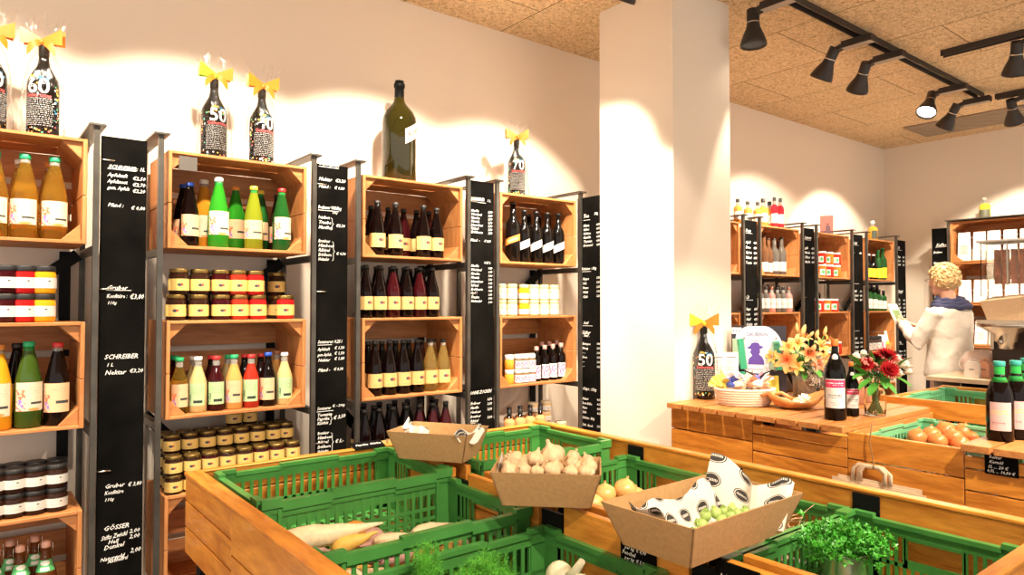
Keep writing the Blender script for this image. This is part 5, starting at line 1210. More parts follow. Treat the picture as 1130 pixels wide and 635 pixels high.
for i, (px, py, z0, n_, h_, sp) in enumerate([(470, 668, .74, 30, .185, .028), (538, 662, .735, 46, .150, .055), (512, 668, .74, 26, .125, .05), (446, 675, .74, 18, .11, .05), (558, 662, .735, 26, .120, .05)]):
    p_ = at_z(px, py, z0 + .05); item('dill_bunch', dill(n_, h_, sp, i + 3), m_dill, ['tall thin bunch of dill standing above the crate rim', 'wide bushy bunch of dill in the middle of the crate', 'dill bunch between the tall one and the bushy one', 'dill bunch nearest the bottom edge of the photo', 'low dill bunch beside the fennel'][i], 'dill', 'dill bunches', (p_.x, p_.y, z0))
# onions
m_onion = plain('onion skin', (.80, .42, .14), .32, var=.16, bscale=14, coat=.3); m_onionr = plain('reddish onion skin', (.78, .22, .06), .3, var=.2, bscale=14, coat=.4)
def onion(seed, neck=True):
    b = MB(); b.lathe([(.004, -.033), (.018, -.031), (.032, -.018), (.037, 0), (.033, .016), (.019, .027), (.008, .032), (.004, .035), (.003, .038)], 18)
    for a in range(4): b.tube([(0, 0, .036), (.004 * math.cos(a * 1.6), .004 * math.sin(a * 1.6), .043)], [.0018, .0006], 4)
    return b
ond = onion(0).data('onion', m_onion); onr = onion(0).data('reddish_onion', m_onionr)
def onions(lst, data, nm, what, grp):
    for i, (x_, y_, z_, s_, rx1, rz1) in enumerate(lst):
        o = bpy.data.objects.new(nm, data); COL.objects.link(o); o.location = (x_, y_, z_); o.rotation_euler = (rx1, 0, rz1); o.scale = (s_, s_, s_); tag(o, what(i), 'onion', grp)
pts_ = [(668, 545, .82, 1.0), (690, 540, .83, 1.05), (655, 556, .80, .95), (680, 552, .79, .8), (703, 548, .80, .9), (715, 556, .79, .9), (642, 548, .79, .9), (730, 552, .78, .9), (665, 565, .77, .9), (745, 560, .78, .9)]
lst = []
for (px, py, z_, s_) in pts_:
    q = at_z(px, py, z_); lst.append((q.x, q.y, z_, s_, rr.uniform(-.6, .6), rr.uniform(0, 6)))
for i in range(12): lst.append((1.37 + .075 * (i % 6) + rr.uniform(-.01, .01), 1.38 + .085 * (i // 6) + rr.uniform(-.01, .01), .727, .95, rr.uniform(-1, 1), rr.uniform(0, 6)))
onions(lst, ond, 'onion', lambda i: f'yellow onion, {["topmost behind the garlic box", "tallest, left of the sprout box", "nearest the garlic box"][i]}' + ' in the onion crate' if i < 3 else f'yellow onion half hidden in the onion crate, {ORD[(i - 3) % 12]} {"down the pile" if i < 15 else "on the crate floor"}', 'yellow onions in the green crate')
lst = []
for i, (px, py, s_) in enumerate([(1043, 472, 1.0), (1063, 474, 1.05), (1028, 477, .95), (1052, 480, .95), (1012, 480, 1.0), (1035, 484, .9), (1072, 481, .9), (1060, 487, .95), (1021, 483, .8), (1045, 486, .9)]):
    q = at_z(px, py, .955 - .004 * i); lst.append((q.x, q.y, .945 - .004 * i, s_, rr.uniform(-.7, .7), rr.uniform(0, 6)))
for i in range(14): lst.append((2.62 + .07 * (i % 7), .92 + .09 * (i // 7), .87 + rr.uniform(-.01, .01), .95, rr.uniform(-1, 1), rr.uniform(0, 6)))
onions(lst, onr, 'red_onion', lambda i: f'glossy reddish onion in the counter crate, {ORD[i]} from the top of the pile' if i < 10 else f'reddish onion in the under layer of the counter crate, {ORD[(i - 10) % 7]} of {"front" if i < 17 else "back"} row', 'reddish onions in the counter crate')
# brown roots with stems in the crate behind the sprouts
for i in range(12):
    item('celery_root', MB().ball((0, 0, 0), rr.uniform(.030, .042), 12, bumpy=.25, seed=i), m_brown if i % 2 else m_proot, f'{"earthy brown" if i % 2 else "reddish brown"} round root in the crate behind the sprout box, {ORD[i]} from the back', 'root vegetable', 'brown roots', (1.40 + .09 * (i % 5), 1.02 + .08 * (i // 5) + rr.uniform(-.01, .01), .735 + .03 * (i % 2) + .0), (0, 0, i))
b = MB()
for i in range(90):
    s_ = Vector((1.72 + rr.gauss(0, .03), 1.02 + rr.gauss(0, .025), .80 + rr.gauss(0, .02))); b.tube([s_, s_ + Vector((rr.gauss(0, .02), rr.gauss(0, .02), .03)), s_ + Vector((rr.gauss(0, .03), rr.gauss(0, .03), .055))], .0012, 4)
tag(b.obj('root_fibres', plain('dry fibres', (.45, .26, .14), .8)), 'tangle of dry brown root fibres beside the sprout box', 'root fibres', kind='stuff')
# parsley in a steel pot
q = at_z(930, 606, .868); px_, py_ = q.x, q.y; r = empty('steel_pot', (px_, py_, .694)); tag(r, 'brushed steel pot holding a bunch of parsley in the right green crate', 'pot')
MB().lathe([(.050, 0), (.054, .003), (.054, .168), (.056, .171), (.054, .174), (.052, .168), (.052, .006), (.001, .005)], 32).obj('pot_body', m_inox, r)
m_pars = plain('parsley leaves', (.05, .30, .02), .4, var=.35, bscale=35)
b = MB(); rr = random.Random(44)
for i in range(95):
    a = rr.uniform(0, 6.28); t_ = rr.uniform(0, 1) ** .6 * .092; top = Vector((t_ * math.cos(a) * 1.1, t_ * math.sin(a), rr.uniform(.190, .245) - t_ * .40)); b.tube([(rr.gauss(0, .015), rr.gauss(0, .015), .02), (top.x * .5, top.y * .5, .15), top], .0012, 3, caps=False)
    for k_ in range(7):
        c_ = top + Vector((rr.gauss(0, .012), rr.gauss(0, .012), rr.gauss(0, .008))); ax = Vector((rr.gauss(0, 1), rr.gauss(0, 1), rr.gauss(.6, .5))).normalized(); ex = ax.orthogonal().normalized(); ey = ax.cross(ex); s_ = rr.uniform(.007, .012); o_ = len(b.v)
        b.v.append(c_ + ax * .002)
        for j in range(9):
            an = 2 * PI * j / 9; rad_ = s_ * (1.0 if j % 2 == 0 else .55) * (1 - .3 * (j > 6)); b.v.append(c_ + (ex * math.cos(an) + ey * math.sin(an)) * rad_ + ax * rr.uniform(-.002, .003))
        for j in range(8): b.f.append((o_, o_ + 1 + j, o_ + 2 + j)); b.m.append(0); b.sm.append(False)
o = b.obj('parsley_bunch', m_pars); o.location = (px_, py_, .694); tag(o, 'leafy bunch of curly green parsley standing in the steel pot', 'parsley')

# ------------------------------------------------------------------ cardboard trays with printed tissue
def tissue_mat():
    m, nt, bb = newmat('printed tissue'); N = nt.nodes; L = nt.links
    uv = N.new('ShaderNodeUVMap'); fr = N.new('ShaderNodeVectorMath'); fr.operation = 'FRACTION'; L.new(uv.outputs[0], fr.inputs[0])
    sub = N.new('ShaderNodeVectorMath'); sub.operation = 'SUBTRACT'; sub.inputs[1].default_value = (.5, .5, 0); L.new(fr.outputs[0], sub.inputs[0])
    ln = N.new('ShaderNodeVectorMath'); ln.operation = 'LENGTH'; L.new(sub.outputs[0], ln.inputs[0])
    def M(op, x, y):
        n = N.new('ShaderNodeMath'); n.operation = op
        for i, v_ in enumerate((x, y)):
            if isinstance(v_, (int, float)): n.inputs[i].default_value = v_
            else: L.new(v_, n.inputs[i])
        return n.outputs[0]
    disc_ = M('LESS_THAN', ln.outputs['Value'], .30); ring = M('MULTIPLY', M('LESS_THAN', ln.outputs['Value'], .27), M('GREATER_THAN', ln.outputs['Value'], .245))
    sp = N.new('ShaderNodeSeparateXYZ'); L.new(sub.outputs[0], sp.inputs[0])
    bar_ = M('MULTIPLY', M('LESS_THAN', M('ABSOLUTE', sp.outputs[1], 0), .05), M('LESS_THAN', M('ABSOLUTE', sp.outputs[0], 0), .20))
    st = M('GREATER_THAN', M('SINE', M('MULTIPLY', sp.outputs[0], 150.0), 0), -.2)
    lite = M('MAXIMUM', M('MULTIPLY', bar_, st), ring); k_ = M('MULTIPLY', disc_, M('SUBTRACT', 1.0, lite))
    mx = N.new('ShaderNodeMix'); mx.data_type = 'RGBA'; L.new(k_, mx.inputs[0]); mx.inputs[6].default_value = (.80, .74, .64, 1); mx.inputs[7].default_value = (.035, .030, .028, 1)
    L.new(mx.outputs[2], bb.inputs['Base Color']); bb.inputs['Roughness'].default_value = .6; MATS['tissue'] = m; return m
m_tis = tissue_mat()
def tissue(path_fn, nu, nv, su, sv, name, parent, offs=(0, 0)):
    """a sheet: path_fn(u, v) -> point, printed logo repeated su x sv times"""
    b = MB(); 
    for j in range(nv + 1):
        for i in range(nu + 1): b.v.append(Vector(path_fn(i / nu, j / nv)))
    for j in range(nv):
        for i in range(nu):
            b.f.append((j * (nu + 1) + i, j * (nu + 1) + i + 1, (j + 1) * (nu + 1) + i + 1, (j + 1) * (nu + 1) + i)); b.m.append(0); b.sm.append(False)
            b.uv[len(b.f) - 1] = [(offs[0] + (i + a_) / nu * su, offs[1] + (j + c_) / nv * sv) for a_, c_ in ((0, 0), (1, 0), (1, 1), (0, 1))]
    o = b.obj(name, m_tis, parent); sm_ = o.modifiers.new('Solid', 'SOLIDIFY'); sm_.thickness = .0008; return o
def tray(loc, rz, wb, db, wt, dt, h, label):
    """flared folded cardboard tray"""
    r = empty('cardboard_tray', loc, rz); tag(r, label, 'cardboard box', 'flared cardboard trays'); t = .0035; b = MB()
    o = [(-wb / 2, -db / 2, 0), (wb / 2, -db / 2, 0), (wb / 2, db / 2, 0), (-wb / 2, db / 2, 0)]; p = [(-wt / 2, -dt / 2, h), (wt / 2, -dt / 2, h), (wt / 2, dt / 2, h), (-wt / 2, dt / 2, h)]
    for i in range(4):
        j = (i + 1) % 4; n_ = [Vector((0, 1, 0)), Vector((-1, 0, 0)), Vector((0, -1, 0)), Vector((1, 0, 0))][i] * t
        quad = [Vector(o[i]), Vector(o[j]), Vector(p[j]), Vector(p[i])]
        q2 = [v_ + n_ for v_ in quad]
        MB().add(quad + q2, [(0, 1, 2, 3), (7, 6, 5, 4), (3, 2, 6, 7), (0, 3, 7, 4), (2, 1, 5, 6), (1, 0, 4, 5)]).obj('side_wall', m_card, r)
    MB().box((-wb / 2 + .002, -db / 2 + .002, .0005), (wb / 2 - .002, db / 2 - .002, .003)).obj('bottom_sheet', m_card, r)
    return r
yv = math.atan2(RV.y, RV.x)
TZ = .949
def seat(px0, py0, px1, py1, z): a = at_z(px0, py0, z); b_ = at_z(px1, py1, z); return a, b_
# back tray: bottom front edge (440,506)-(510.6,511.5)
a, b_ = seat(440, 506, 510.6, 511.5, TZ); yb = math.atan2((b_ - a).y, (b_ - a).x); wb = (b_ - a).length; inn = Vector((-math.sin(yb), math.cos(yb), 0)); c_ = (a + b_) / 2 + inn * .065
t1 = tray((c_.x, c_.y, TZ), yb, wb, .130, wb + .055, .200, .092, 'empty brown cardboard tray with scraps of tissue, furthest back on the display divider')
tissue(lambda u, v_: (-.145 + .02 * u + .09 * u, -.03 + .02 * math.sin(u * 6) + .04 * v_, .03 + .075 * v_ * (1 - .35 * abs(u - .55) * 2) + .01 * math.sin(u * 9)), 8, 6, 1.6, 1.3, 'tissue_paper', t1)
tissue(lambda u, v_: (.10 + .045 * u + .015 * v_, -.096 + .10 * u - .012 * (1 - v_), .098 - .045 * v_ * (1 - abs(u - .4)) + .012 * math.sin(u * 7) + .008 * u), 7, 5, 1.0, 1.0, 'tissue_paper', t1, (.3, .2))
tissue(lambda u, v_: (-.135 + .02 * v_, .05 - .05 * u, .085 + .03 * (1 - v_) * (1 - u)), 4, 4, .7, .7, 'tissue_paper', t1, (.5, .1))
# garlic tray
a, b_ = seat(554, 558, 652, 561.5, TZ); yb = math.atan2((b_ - a).y, (b_ - a).x); wb = (b_ - a).length; inn = Vector((-math.sin(yb), math.cos(yb), 0)); c_ = (a + b_) / 2 + inn * .065
t2 = tray((c_.x, c_.y, TZ), yb, wb, .130, wb + .052, .205, .090, 'brown cardboard tray heaped with garlic bulbs on the display divider')
tissue(lambda u, v_: (-.128 - .0 * u + .014 * v_, -.03 + .04 * u, .070 + .055 * v_ * (1 - u * .6)), 4, 5, .8, 1.2, 'tissue_paper', t2, (.2, .1))
tissue(lambda u, v_: (.10 + .02 * v_, -.07 + .10 * u, .070 + .02 * v_ + .004 * math.sin(u * 8)), 6, 3, 1, .5, 'tissue_paper', t2, (.2, .4))
m_gar = plain('garlic skin', (.70, .48, .27), .5, bump=.35, bscale=50, var=.08)
def garlic():
    b = MB(); n_ = 30
    b.lathe([(.004, -.019), (.014, -.018), (.0225, -.008), (.024, .001), (.019, .011), (.009, .018), (.0045, .023), (.0035, .029), (.003, .031)], n_, fn=lambda a, z: 1 + .09 * math.cos(a * 7) * (1 if z < .015 else 0)); return b
gd_ = garlic().data('garlic_bulb', m_gar); rr = random.Random(8); M2 = T(c_.x, c_.y, TZ) @ Rz(yb)
gp = []
for lay, (nx, ny, z_) in enumerate(((5, 3, .024), (6, 4, .056), (6, 3, .086))):
    for i in range(nx):
        for j in range(ny): gp.append((-.088 - .005 * lay + (.176 + .01 * lay) * i / (nx - 1) + rr.uniform(-.006, .006), (-.048 - .004 * lay) + (.096 + .008 * lay) * j / (ny - 1) + rr.uniform(-.004, .004), z_ + rr.uniform(-.003, .004), lay, i, j))
gp += [(.01, .012, .112, 3, 2, 0), (-.03, -.01, .106, 3, 1, 0), (.065, .02, .108, 3, 3, 0), (-.085, -.0, .10, 3, 0, 0)]
for i, (x_, y_, z_, lay, ci, cj_) in enumerate(gp):
    o = bpy.data.objects.new('garlic_bulb', gd_); COL.objects.link(o); s_ = rr.uniform(.74, .98) if ci != 2 or lay < 3 else 1.35
    o.matrix_world = M2 @ T(x_, y_, z_) @ Rz(rr.uniform(0, 6)) @ Rx(rr.uniform(-1.3, 1.3)) @ Matrix.Scale(s_, 4)
    tag(o, f'garlic bulb, {ORD[ci]} from left, {["front", "second", "third", "back"][cj_]} row, {["bottom", "middle", "upper"][lay]} layer of the garlic tray' if lay < 3 else f'{"largest garlic bulb, " if ci == 2 else "garlic bulb "}on top of the heap in the tray, {ORD[ci]} from left', 'garlic', 'garlic bulbs heaped in the cardboard tray')
# sprout tray
pc_ = at_z(762, 628, TZ); pr_ = at_z(864, 588, TZ); yb = math.atan2((pr_ - pc_).y, (pr_ - pc_).x); wb = (pr_ - pc_).length; inn = Vector((-math.sin(yb), math.cos(yb), 0)); c_ = (pr_ + pc_) / 2 + inn * .085
t3 = tray((c_.x, c_.y, TZ), yb, wb, .170, wb + .065, .235, .088, 'largest cardboard tray, lined with logo printed tissue and holding a few sprouts')
W3 = (wb + .065) / 2
rt = random.Random(3); ph = [rt.uniform(0, 6) for _ in range(6)]
LG = .060                                                # one printed roundel every LG metres
def s1(u, v_): # lies against the rear wall, below its rim
    return (-W3 * .62 + u * W3 * 1.35, .052 + .035 * v_ + .006 * math.sin(u * 10 + v_ * 5), .012 + v_ * (.050 + .022 * u + .010 * math.sin(u * 9)))
tissue(s1, 14, 8, W3 * 1.35 / LG, .075 / LG, 'tissue_paper', t3, (.1, .1))
def s2(u, v_): # stands up over the right end: high at the rear corner, a second peak at the front
    y_ = .112 - u * .215; zt = .088 + .052 * max(0, 1 - u / .62) ** .8 + .036 * math.exp(-((u - .93) / .13) ** 2) + .006 * math.sin(u * 11)
    return (W3 - .062 + .050 * v_ + .010 * math.sin(u * 6) * v_ - .03 * math.exp(-((u - .62) / .1) ** 2) * v_, y_, .012 + v_ * (zt - .012))
tissue(s2, 18, 10, .150 / LG, .14 / LG, 'tissue_paper', t3, (.35, .25))
def s3(u, v_): return (-W3 * .85 + .05 + u * (W3 * 1.75 - .06), -.070 + v_ * .130, .008 + .014 * (1 - u) * v_ + .005 * math.sin(u * 11 + v_ * 4) + .003 * math.sin(v_ * 15))
tissue(s3, 14, 8, (W3 * 1.75 - .06) / LG, .13 / LG, 'tissue_paper', t3, (.2, .1))
def s4(u, v_): return (-W3 + .022 + .004 * math.sin(u * 5) + .045 * (1 - v_), -.02 + u * .085 - .01 * v_, .030 + .064 * v_ + .006 * math.sin(u * 7))
tissue(s4, 8, 6, .085 / LG, .08 / LG, 'tissue_paper', t3, (.1, .3))
m_spr = plain('sprout green', (.42, .58, .16), .45, bump=.5, bscale=50, var=.2)
def sprout():
    b = MB().ball((0, 0, 0), .0125, 12, sc=(1, 1, 1.05))
    for j in range(7):
        an = j * .9; petal(b, Vector((0, 0, -.010)), Vector((math.cos(an), math.sin(an), 1.1)), Vector((0, 0, 1)), .020, .020, -.9, 0, 4, .5)
    return b
sd_ = sprout().data('brussels_sprout', m_spr); M3 = T(c_.x, c_.y, TZ) @ Rz(yb); rr = random.Random(19); i = 0
for gx_ in range(9):
    for gy_ in range(3):
        if rr.random() < .12: continue
        x_ = -.13 + gx_ * .030 + rr.uniform(-.006, .006); y_ = -.060 + gy_ * .033 + rr.uniform(-.006, .006)
        z_ = .026 + (.012 if gx_ > 4 else 0) + rr.uniform(0, .006)
        o = bpy.data.objects.new('brussels_sprout', sd_); COL.objects.link(o); o.matrix_world = M3 @ T(x_, y_, z_) @ Rz(rr.uniform(0, 6)) @ Rx(rr.uniform(-1, 1)) @ Matrix.Scale(rr.uniform(.8, 1.15), 4)
        tag(o, f'green brussels sprout in the tissue lined tray, {ORD[gx_]} from left, {["front", "middle", "rear"][gy_]} row', 'brussels sprout', 'brussels sprouts in the tissue lined tray'); i += 1

# ------------------------------------------------------------------ contents of the far shelves
vin = lambda liq, cap=c_black, lab=L_whitep: bottle('square', liq, g_clear, cap, lab, (.03, .085), 1.0)
j_ap, j_rb = J('apricot vinegar', (.80, .30, .06), .2), J('raspberry vinegar', (.62, .02, .03), .1)
va, vr = vin(j_ap), bottle('vinegar', j_rb, g_clear, c_black, L_whitep, (.03, .085), 1.2)
TOPZ = 1.9925
i = 0
for (px, yy, pr, lk, s) in ((815, 2.70, va, 'apricot orange bottle with white label', .95), (826, 2.72, va, 'apricot orange bottle with white label', .95), (837, 2.70, va, 'apricot orange bottle with white label', .95), (843, 2.72, va, 'pale orange bottle with white label', 1.15), (850, 2.75, va, 'pale orange bottle with white label', 1.12), (855.5, 2.70, vr, 'tall red bottle with white label', 1.20), (862, 2.70, vr, 'tall red bottle with white label', 1.20)):
    x = at_y(px, 336, yy).x; place(pr, (x, yy, TOPZ), face(x, yy), (s * .9, s * .9, s), f'{lk}, {ORD[i]} from the pillar on top of the far shelf', 'bottle', 'bottles on top of the far shelf'); i += 1
x = gx(912, 2.74); r = empty('gift_box', (x, 2.74, TOPZ), face(x, 2.74)); tag(r, 'tall red carton with dark figure picture, on top of the third far shelf', 'box')
MB().box((-.04, -.03, 0), (.055, .05, .155)).obj('carton', plain('coral carton', (.70, .14, .11), .5), r, .001)
MB().box((-.039, -.0312, .002), (.054, -.0302, .035)).box((-.0, -.0318, .02), (.035, -.0308, .07)).box((.008, -.0318, .07), (.024, -.0308, .095)).obj('carton_picture', [plain('carton print', (.12, .06, .08), .5)], r)
MB().box((-.039, -.0311, .002), (.054, -.0301, .022)).obj('blue_band', plain('carton blue', (.30, .50, .62), .5), r)
for (px, py, X_, Y_, lb) in ((964, 0, 0, 2.74, 'square amber bottle with dark label, on top of the last far shelf'),):
    x = gx(px, Y_); r = place(bottle('square', J('amber liqueur', (.75, .38, .04), .2), g_clear, c_white, plain('dark label', (.06, .07, .05), .5), (.02, .09), .6), (x, Y_, TOPZ), face(x, Y_) + .4, (1.15, 1.15, 1.0), lb, 'bottle')
# behind pillar: one pale bottle
x = at_y(809, 336, 2.72).x; place(bottle('syrup', J('rose syrup', (.75, .35, .32), .2), g_clear, c_white, L_whitep, (.02, .10), 1.2), (x, 2.72, zfor(0)), face(x, 2.72), 1.0, 'pale pink bottle just right of the pillar in the half hidden crate', 'bottle')
# tall clear bottles
cl = bottle('wine', j_clearl, g_clear, c_black, L_whitep, (.03, .10), .9); cb_ = bottle('wine', J('brown spirit', (.16, .07, .03), .1), g_clear, c_black, L_white, (.02, .09), 1.0)
for i, (px, pr, lk, s, rw) in enumerate([(843.5, cb_, 'tall brown spirit bottle', .95, 0), (848.5, cb_, 'tall brown spirit bottle', .90, 0), (855, cl, 'clear spirit bottle', .92, 0), (863, cl, 'clear spirit bottle with silver top', .96, 0), (860, cl, 'clear spirit bottle', .9, 1)]):
    x = at_y(px, 336, ROWY[rw]).x; place(pr, (x, ROWY[rw], zfor(0)), face(x, 2.7) + .1 * i, (.9, .9, s), f'{lk}, {ORD[i]} from left, second far shelf', 'bottle', 'tall spirit bottles')
sb = bottle('vinegar', j_clearl, g_clear, c_black, L_whitep, (.03, .10), 1.3); sb2 = bottle('vinegar', J('pink liqueur', (.72, .30, .26), .2), g_clear, c_brown, L_whitep, (.03, .10), 1.3)
for rw in (0, 1, 2):
    for i in range(7):
        px = 839 + i * 6.3 + rw * 1.2; x = at_y(px, 336, ROWY[rw] - .01).x
        if x > 4.72: continue
        o = place(sb2 if (i + rw) % 3 == 2 else sb, (x, ROWY[rw] - .01, ZS[1] + CH + .001), face(x, 2.7) + R.uniform(-.3, .3), (1.05, 1.05, .98 + .06 * rw), f'small {"pink" if (i + rw) % 3 == 2 else "clear"} liqueur bottle, {ORD[i]} from left, {["front", "second", "back"][rw]} row, gap of second far shelf', 'bottle', 'small liqueur bottles in a close row')
# jam jars with green labels on the third far shelf
jg = jar(.036, .098, J('strawberry jam', (.50, .03, .015)), c_white, L_greenw, (.18, .72), arc=.55, lidh=.14); jg2 = jar(.036, .098, J('apricot jam jar', (.68, .16, .02)), c_white, L_greenw, (.18, .72), arc=.55, lidh=.14)
def jars_far(pxs, zb, lays, unit, where, alt=0):
    for lay in range(lays):
        for rw in (0, 1):
            for i, px in enumerate(pxs):
                x = at_y(px, 336, ROWY[rw] - .01).x
                if x > unit + CW - .06: continue
                place(jg if (i + lay + rw + alt) % 2 else jg2, (x, ROWY[rw] - .01, zb + lay * .0985), face(x, 2.7) + R.uniform(-.3, .3), 1, f'red jam jar, {ORD[i]} from left, {["lower", "upper"][lay]} layer, {["front", "back"][rw]} row, {where}', 'jar', 'jam jars with green and white labels')
jars_far((907, 915, 923, 930), zfor(0), 2, 5.0, 'top crate, third far shelf'); jars_far((904, 912, 920, 928), ZS[1] + CH + .001, 1, 5.0, 'gap, third far shelf', 1); jars_far((914, 923, 931), zfor(1), 1, 5.0, 'middle crate, third far shelf')
for i, px in enumerate((918, 924, 930)):
    x = 5.27 + .075 * i; place(bottle('wine', m_winegl, m_winegl, c_black, None), (x, 2.87, ZS[1] + CH + .001), 0, (.9, .9, .78), f'unlabelled black bottle, {ORD[i]} of three behind the jam jars on the third far shelf', 'bottle', 'black bottles behind jam jars')
# oil bottles on the last far shelf
oy = bottle('wine', m_greengl, m_greengl, c_green, L_yel, (.02, .11), 1.2); ox = bottle('nectar', m_winegl, m_winegl, c_white, L_yel, (.02, .10), 1.2); ow = bottle('vinegar', m_greengl, m_winegl, c_black, L_whitep, (.02, .09), 1.2)
for i, (px, pr, lk, s) in enumerate([(959, ox, 'dark oil bottle with yellow label', .95), (964.5, ox, 'dark oil bottle with yellow label', .95), (969.5, oy, 'green oil bottle with yellow label', .90), (974.5, oy, 'green oil bottle with yellow label', .98)]):
    x = at_y(px, 336, 2.71).x; place(pr, (x, 2.71, zfor(0)), face(x, 2.7), s, f'{lk}, {ORD[i]} from left, top crate, last far shelf', 'bottle', 'oil bottles with yellow labels')
for i, (px, s, rw) in enumerate([(959, 1.15, 0), (965, 1.1, 0), (970, 1.0, 0), (975, .95, 0), (962, 1.25, 1), (968, 1.2, 1)]):
    x = at_y(px, 336, ROWY[rw]).x; place(ow, (x, ROWY[rw], ZS[1] + CH + .001), face(x, 2.7), (1.1, 1.1, s), f'slim dark bottle with white label, {ORD[i if rw == 0 else i - 4]} from left, {["front", "back"][rw]} row, last far shelf gap', 'bottle', 'slim dark bottles')
# packs in the middle crate of the last far shelf
tub3 = jar(.032, .11, J('spice mix dark', (.08, .05, .04)), c_black, L_white, (.1, .7))
for i, px in enumerate((958, 963, 968)):
    x = at_y(px, 336, 2.70).x; place(tub3, (x, 2.70, zfor(1)), face(x, 2.7), (1, 1, 1.1), f'black and white spice jar, {ORD[i]} from left, middle crate, last far shelf', 'jar', 'black and white spice jars')
for i, (px, c_, nm) in enumerate([(972, (.55, .65, .75), 'blue and pink'), (979, (.84, .80, .62), 'cream and yellow')]):
    x = at_y(px, 336, 2.69).x; pk = empty('tea_packet', (x, 2.69, zfor(1)), face(x, 2.7)); tag(pk, f'upright {nm} paper packet in the middle crate of the last far shelf', 'packet')
    MB().prism([(-.030, 0, 0), (.030, 0, 0), (.036, .012, .13 + .03 * i), (-.026, .012, .13 + .03 * i)], (0, .03, 0)).obj('packet_body', plain('packet ' + nm, c_, .5), pk, .002)
    MB().box((-.018, -.002, .03), (.016, .006, .07)).obj('printed_patch', plain('patch ' + nm, ((.7, .15, .25), (.80, .60, .05))[i], .5), pk)

# ------------------------------------------------------------------ shelf of paper bags on the far wall
WX = 6.585
fr_ = empty('wall_shelf_frame', (WX, 2.30, 0)); tag(fr_, 'thin grey steel frame around the crates on the far wall', 'shelf frame')
for y_ in (.010, -.640): MB().box((-.02, y_ - .008, 0), (.0, y_ + .008, 2.165)).obj('post', m_steel, fr_)
MB().box((-.03, -.66, 2.158), (.33, .03, 2.166)).obj('cap_plate', m_steel, fr_)
for j, z_ in enumerate((1.805, 1.455, 1.105, .755)):
    place(crate_p, (WX, 2.300, z_), -PI / 2, (1.25, 1.0, 1.0), f'{["topmost", "second", "third", "lowest"][j]} pine crate on the far wall behind the woman', 'crate', 'fruit crates on the far wall')
bgm = plain('white coffee bag', (.84, .82, .78), .5, bump=.3, bscale=25)
def coffeebag(c_, nm):
    r = proto('coffee_bag')
    pc(r, MB().prism([(0, -.045, 0), (.055, -.045, 0), (.030, -.045, .235), (.024, -.045, .235)], (0, .09, 0)).obj('bag_body', bgm, link=False, bevel=.004))
    b = MB(); M = Ry(.10)
    b.box((-.0015, -.034, .05), (.0005, .034, .135)); pc(r, b.xf(M).obj('bag_label', plain('bag label ' + nm, c_, .6), link=False))
    b = MB()
    for k_ in range(5): b.box((-.0022, -.026, .062 + k_ * .014), (-.0016, .02 - .006 * (k_ % 2), .066 + k_ * .014))
    pc(r, b.xf(M).obj('bag_print', plain('bag print ' + nm, [x_ * .45 for x_ in c_], .6), link=False)); return r
bags = [coffeebag((.78, .55, .50), 'rose'), coffeebag((.76, .74, .72), 'grey'), coffeebag((.60, .74, .70), 'mint')]
for j, z_ in enumerate((1.817, 1.467, 1.117)):
    for i, y_ in enumerate((2.215, 2.105, 1.995, 1.885, 1.775)):
        if j == 1 and i == 9: continue
        place(bags[(0, 1, 1, 1, 0)[i] if j == 0 else 2 if (i + j) % 2 else 1], (WX + .035 + .01 * (i % 2), y_, z_), R.uniform(-.12, .12), (1, 1, 1.02 if j == 0 else .80), f'white paper coffee bag, {ORD[i]} from left in the {["topmost", "second", "third"][j]} crate behind the woman', 'coffee bag', 'white coffee bags on the far wall')
p = at_x(1087, 237, WX + .12); place(bottle('square', J('yellow spirit', (.80, .55, .04), .2), g_clear, g_clear, plain('olive dark label', (.10, .10, .06), .5), (.01, .075), 1.0), (WX + .12, p.y, 2.1675), PI / 2 * -1 + .2, (1.2, 1.2, 1.0), 'yellow bottle with dark label on top of the far wall crates', 'bottle')
# chalkboard left of it
p0 = at_x(1028, 252, WX); p1 = at_x(1047, 252, WX)
cb = empty('chalkboard', (WX, p0.y, 0), -PI / 2); tag(cb, 'tall chalkboard on the far wall, left of the paper bag crates and behind the woman', 'chalkboard', 'chalkboards')
wbd = p0.y - 2.325
MB().box((0, 0, .4), (wbd, .012, 2.105)).obj('panel', m_chalkb, cb, .001)
t = MB(); z_ = 1.95
for h_, ws in (('Kaffee', ['Bohne']), ('', ['Espresso', 'Crema', 'Filter']), ('', ['Tasse', 'Kapsel']), ('', ['250g', '500g', '1 kg'])):
    if h_: write(t, h_, .035, z_, .034, Matrix.Identity(4), .3, .014, maxw=.08); t.box((.03, -.0016, z_ - .008), (.12, -.0006, z_ - .005)); z_ -= .06
    for w_ in ws: write(t, w_, .012, z_, .026, Matrix.Identity(4), .3, .014, maxw=.07); z_ -= .036
    z_ -= .055
t.obj('chalk_writing', m_chalk, cb)

# ------------------------------------------------------------------ work table, grinder and packages by the woman
TX, TZ2 = 4.95, .98
ya = at_x(1022, 413, TX).y
tb = empty('work_table', (TX + .25, 1.4, 0)); tag(tb, 'beige topped work table with dark open shelf in front of the woman', 'table')
mtop = plain('beige table top', (.66, .48, .32), .5, var=.06)
def tp(nm, mb, mat, bev=.001): mb.xf(T(-TX - .25, -1.4, 0)); return mb.obj(nm, mat, tb, bev)
tp('table_top', MB().box((TX, .4, TZ2 - .028), (TX + .52, ya, TZ2)), mtop)
tp('side_cheek', MB().box((TX + .03, ya - .035, 0), (TX + .5, ya - .01, TZ2 - .03)), plain('peach panel', (.72, .48, .34), .5))
tp('back_panel', MB().box((TX + .48, .42, .3), (TX + .49, ya - .04, TZ2 - .03)), m_black)
tp('lower_shelf', MB().box((TX + .02, .42, .80), (TX + .48, ya - .04, .812)), m_black)
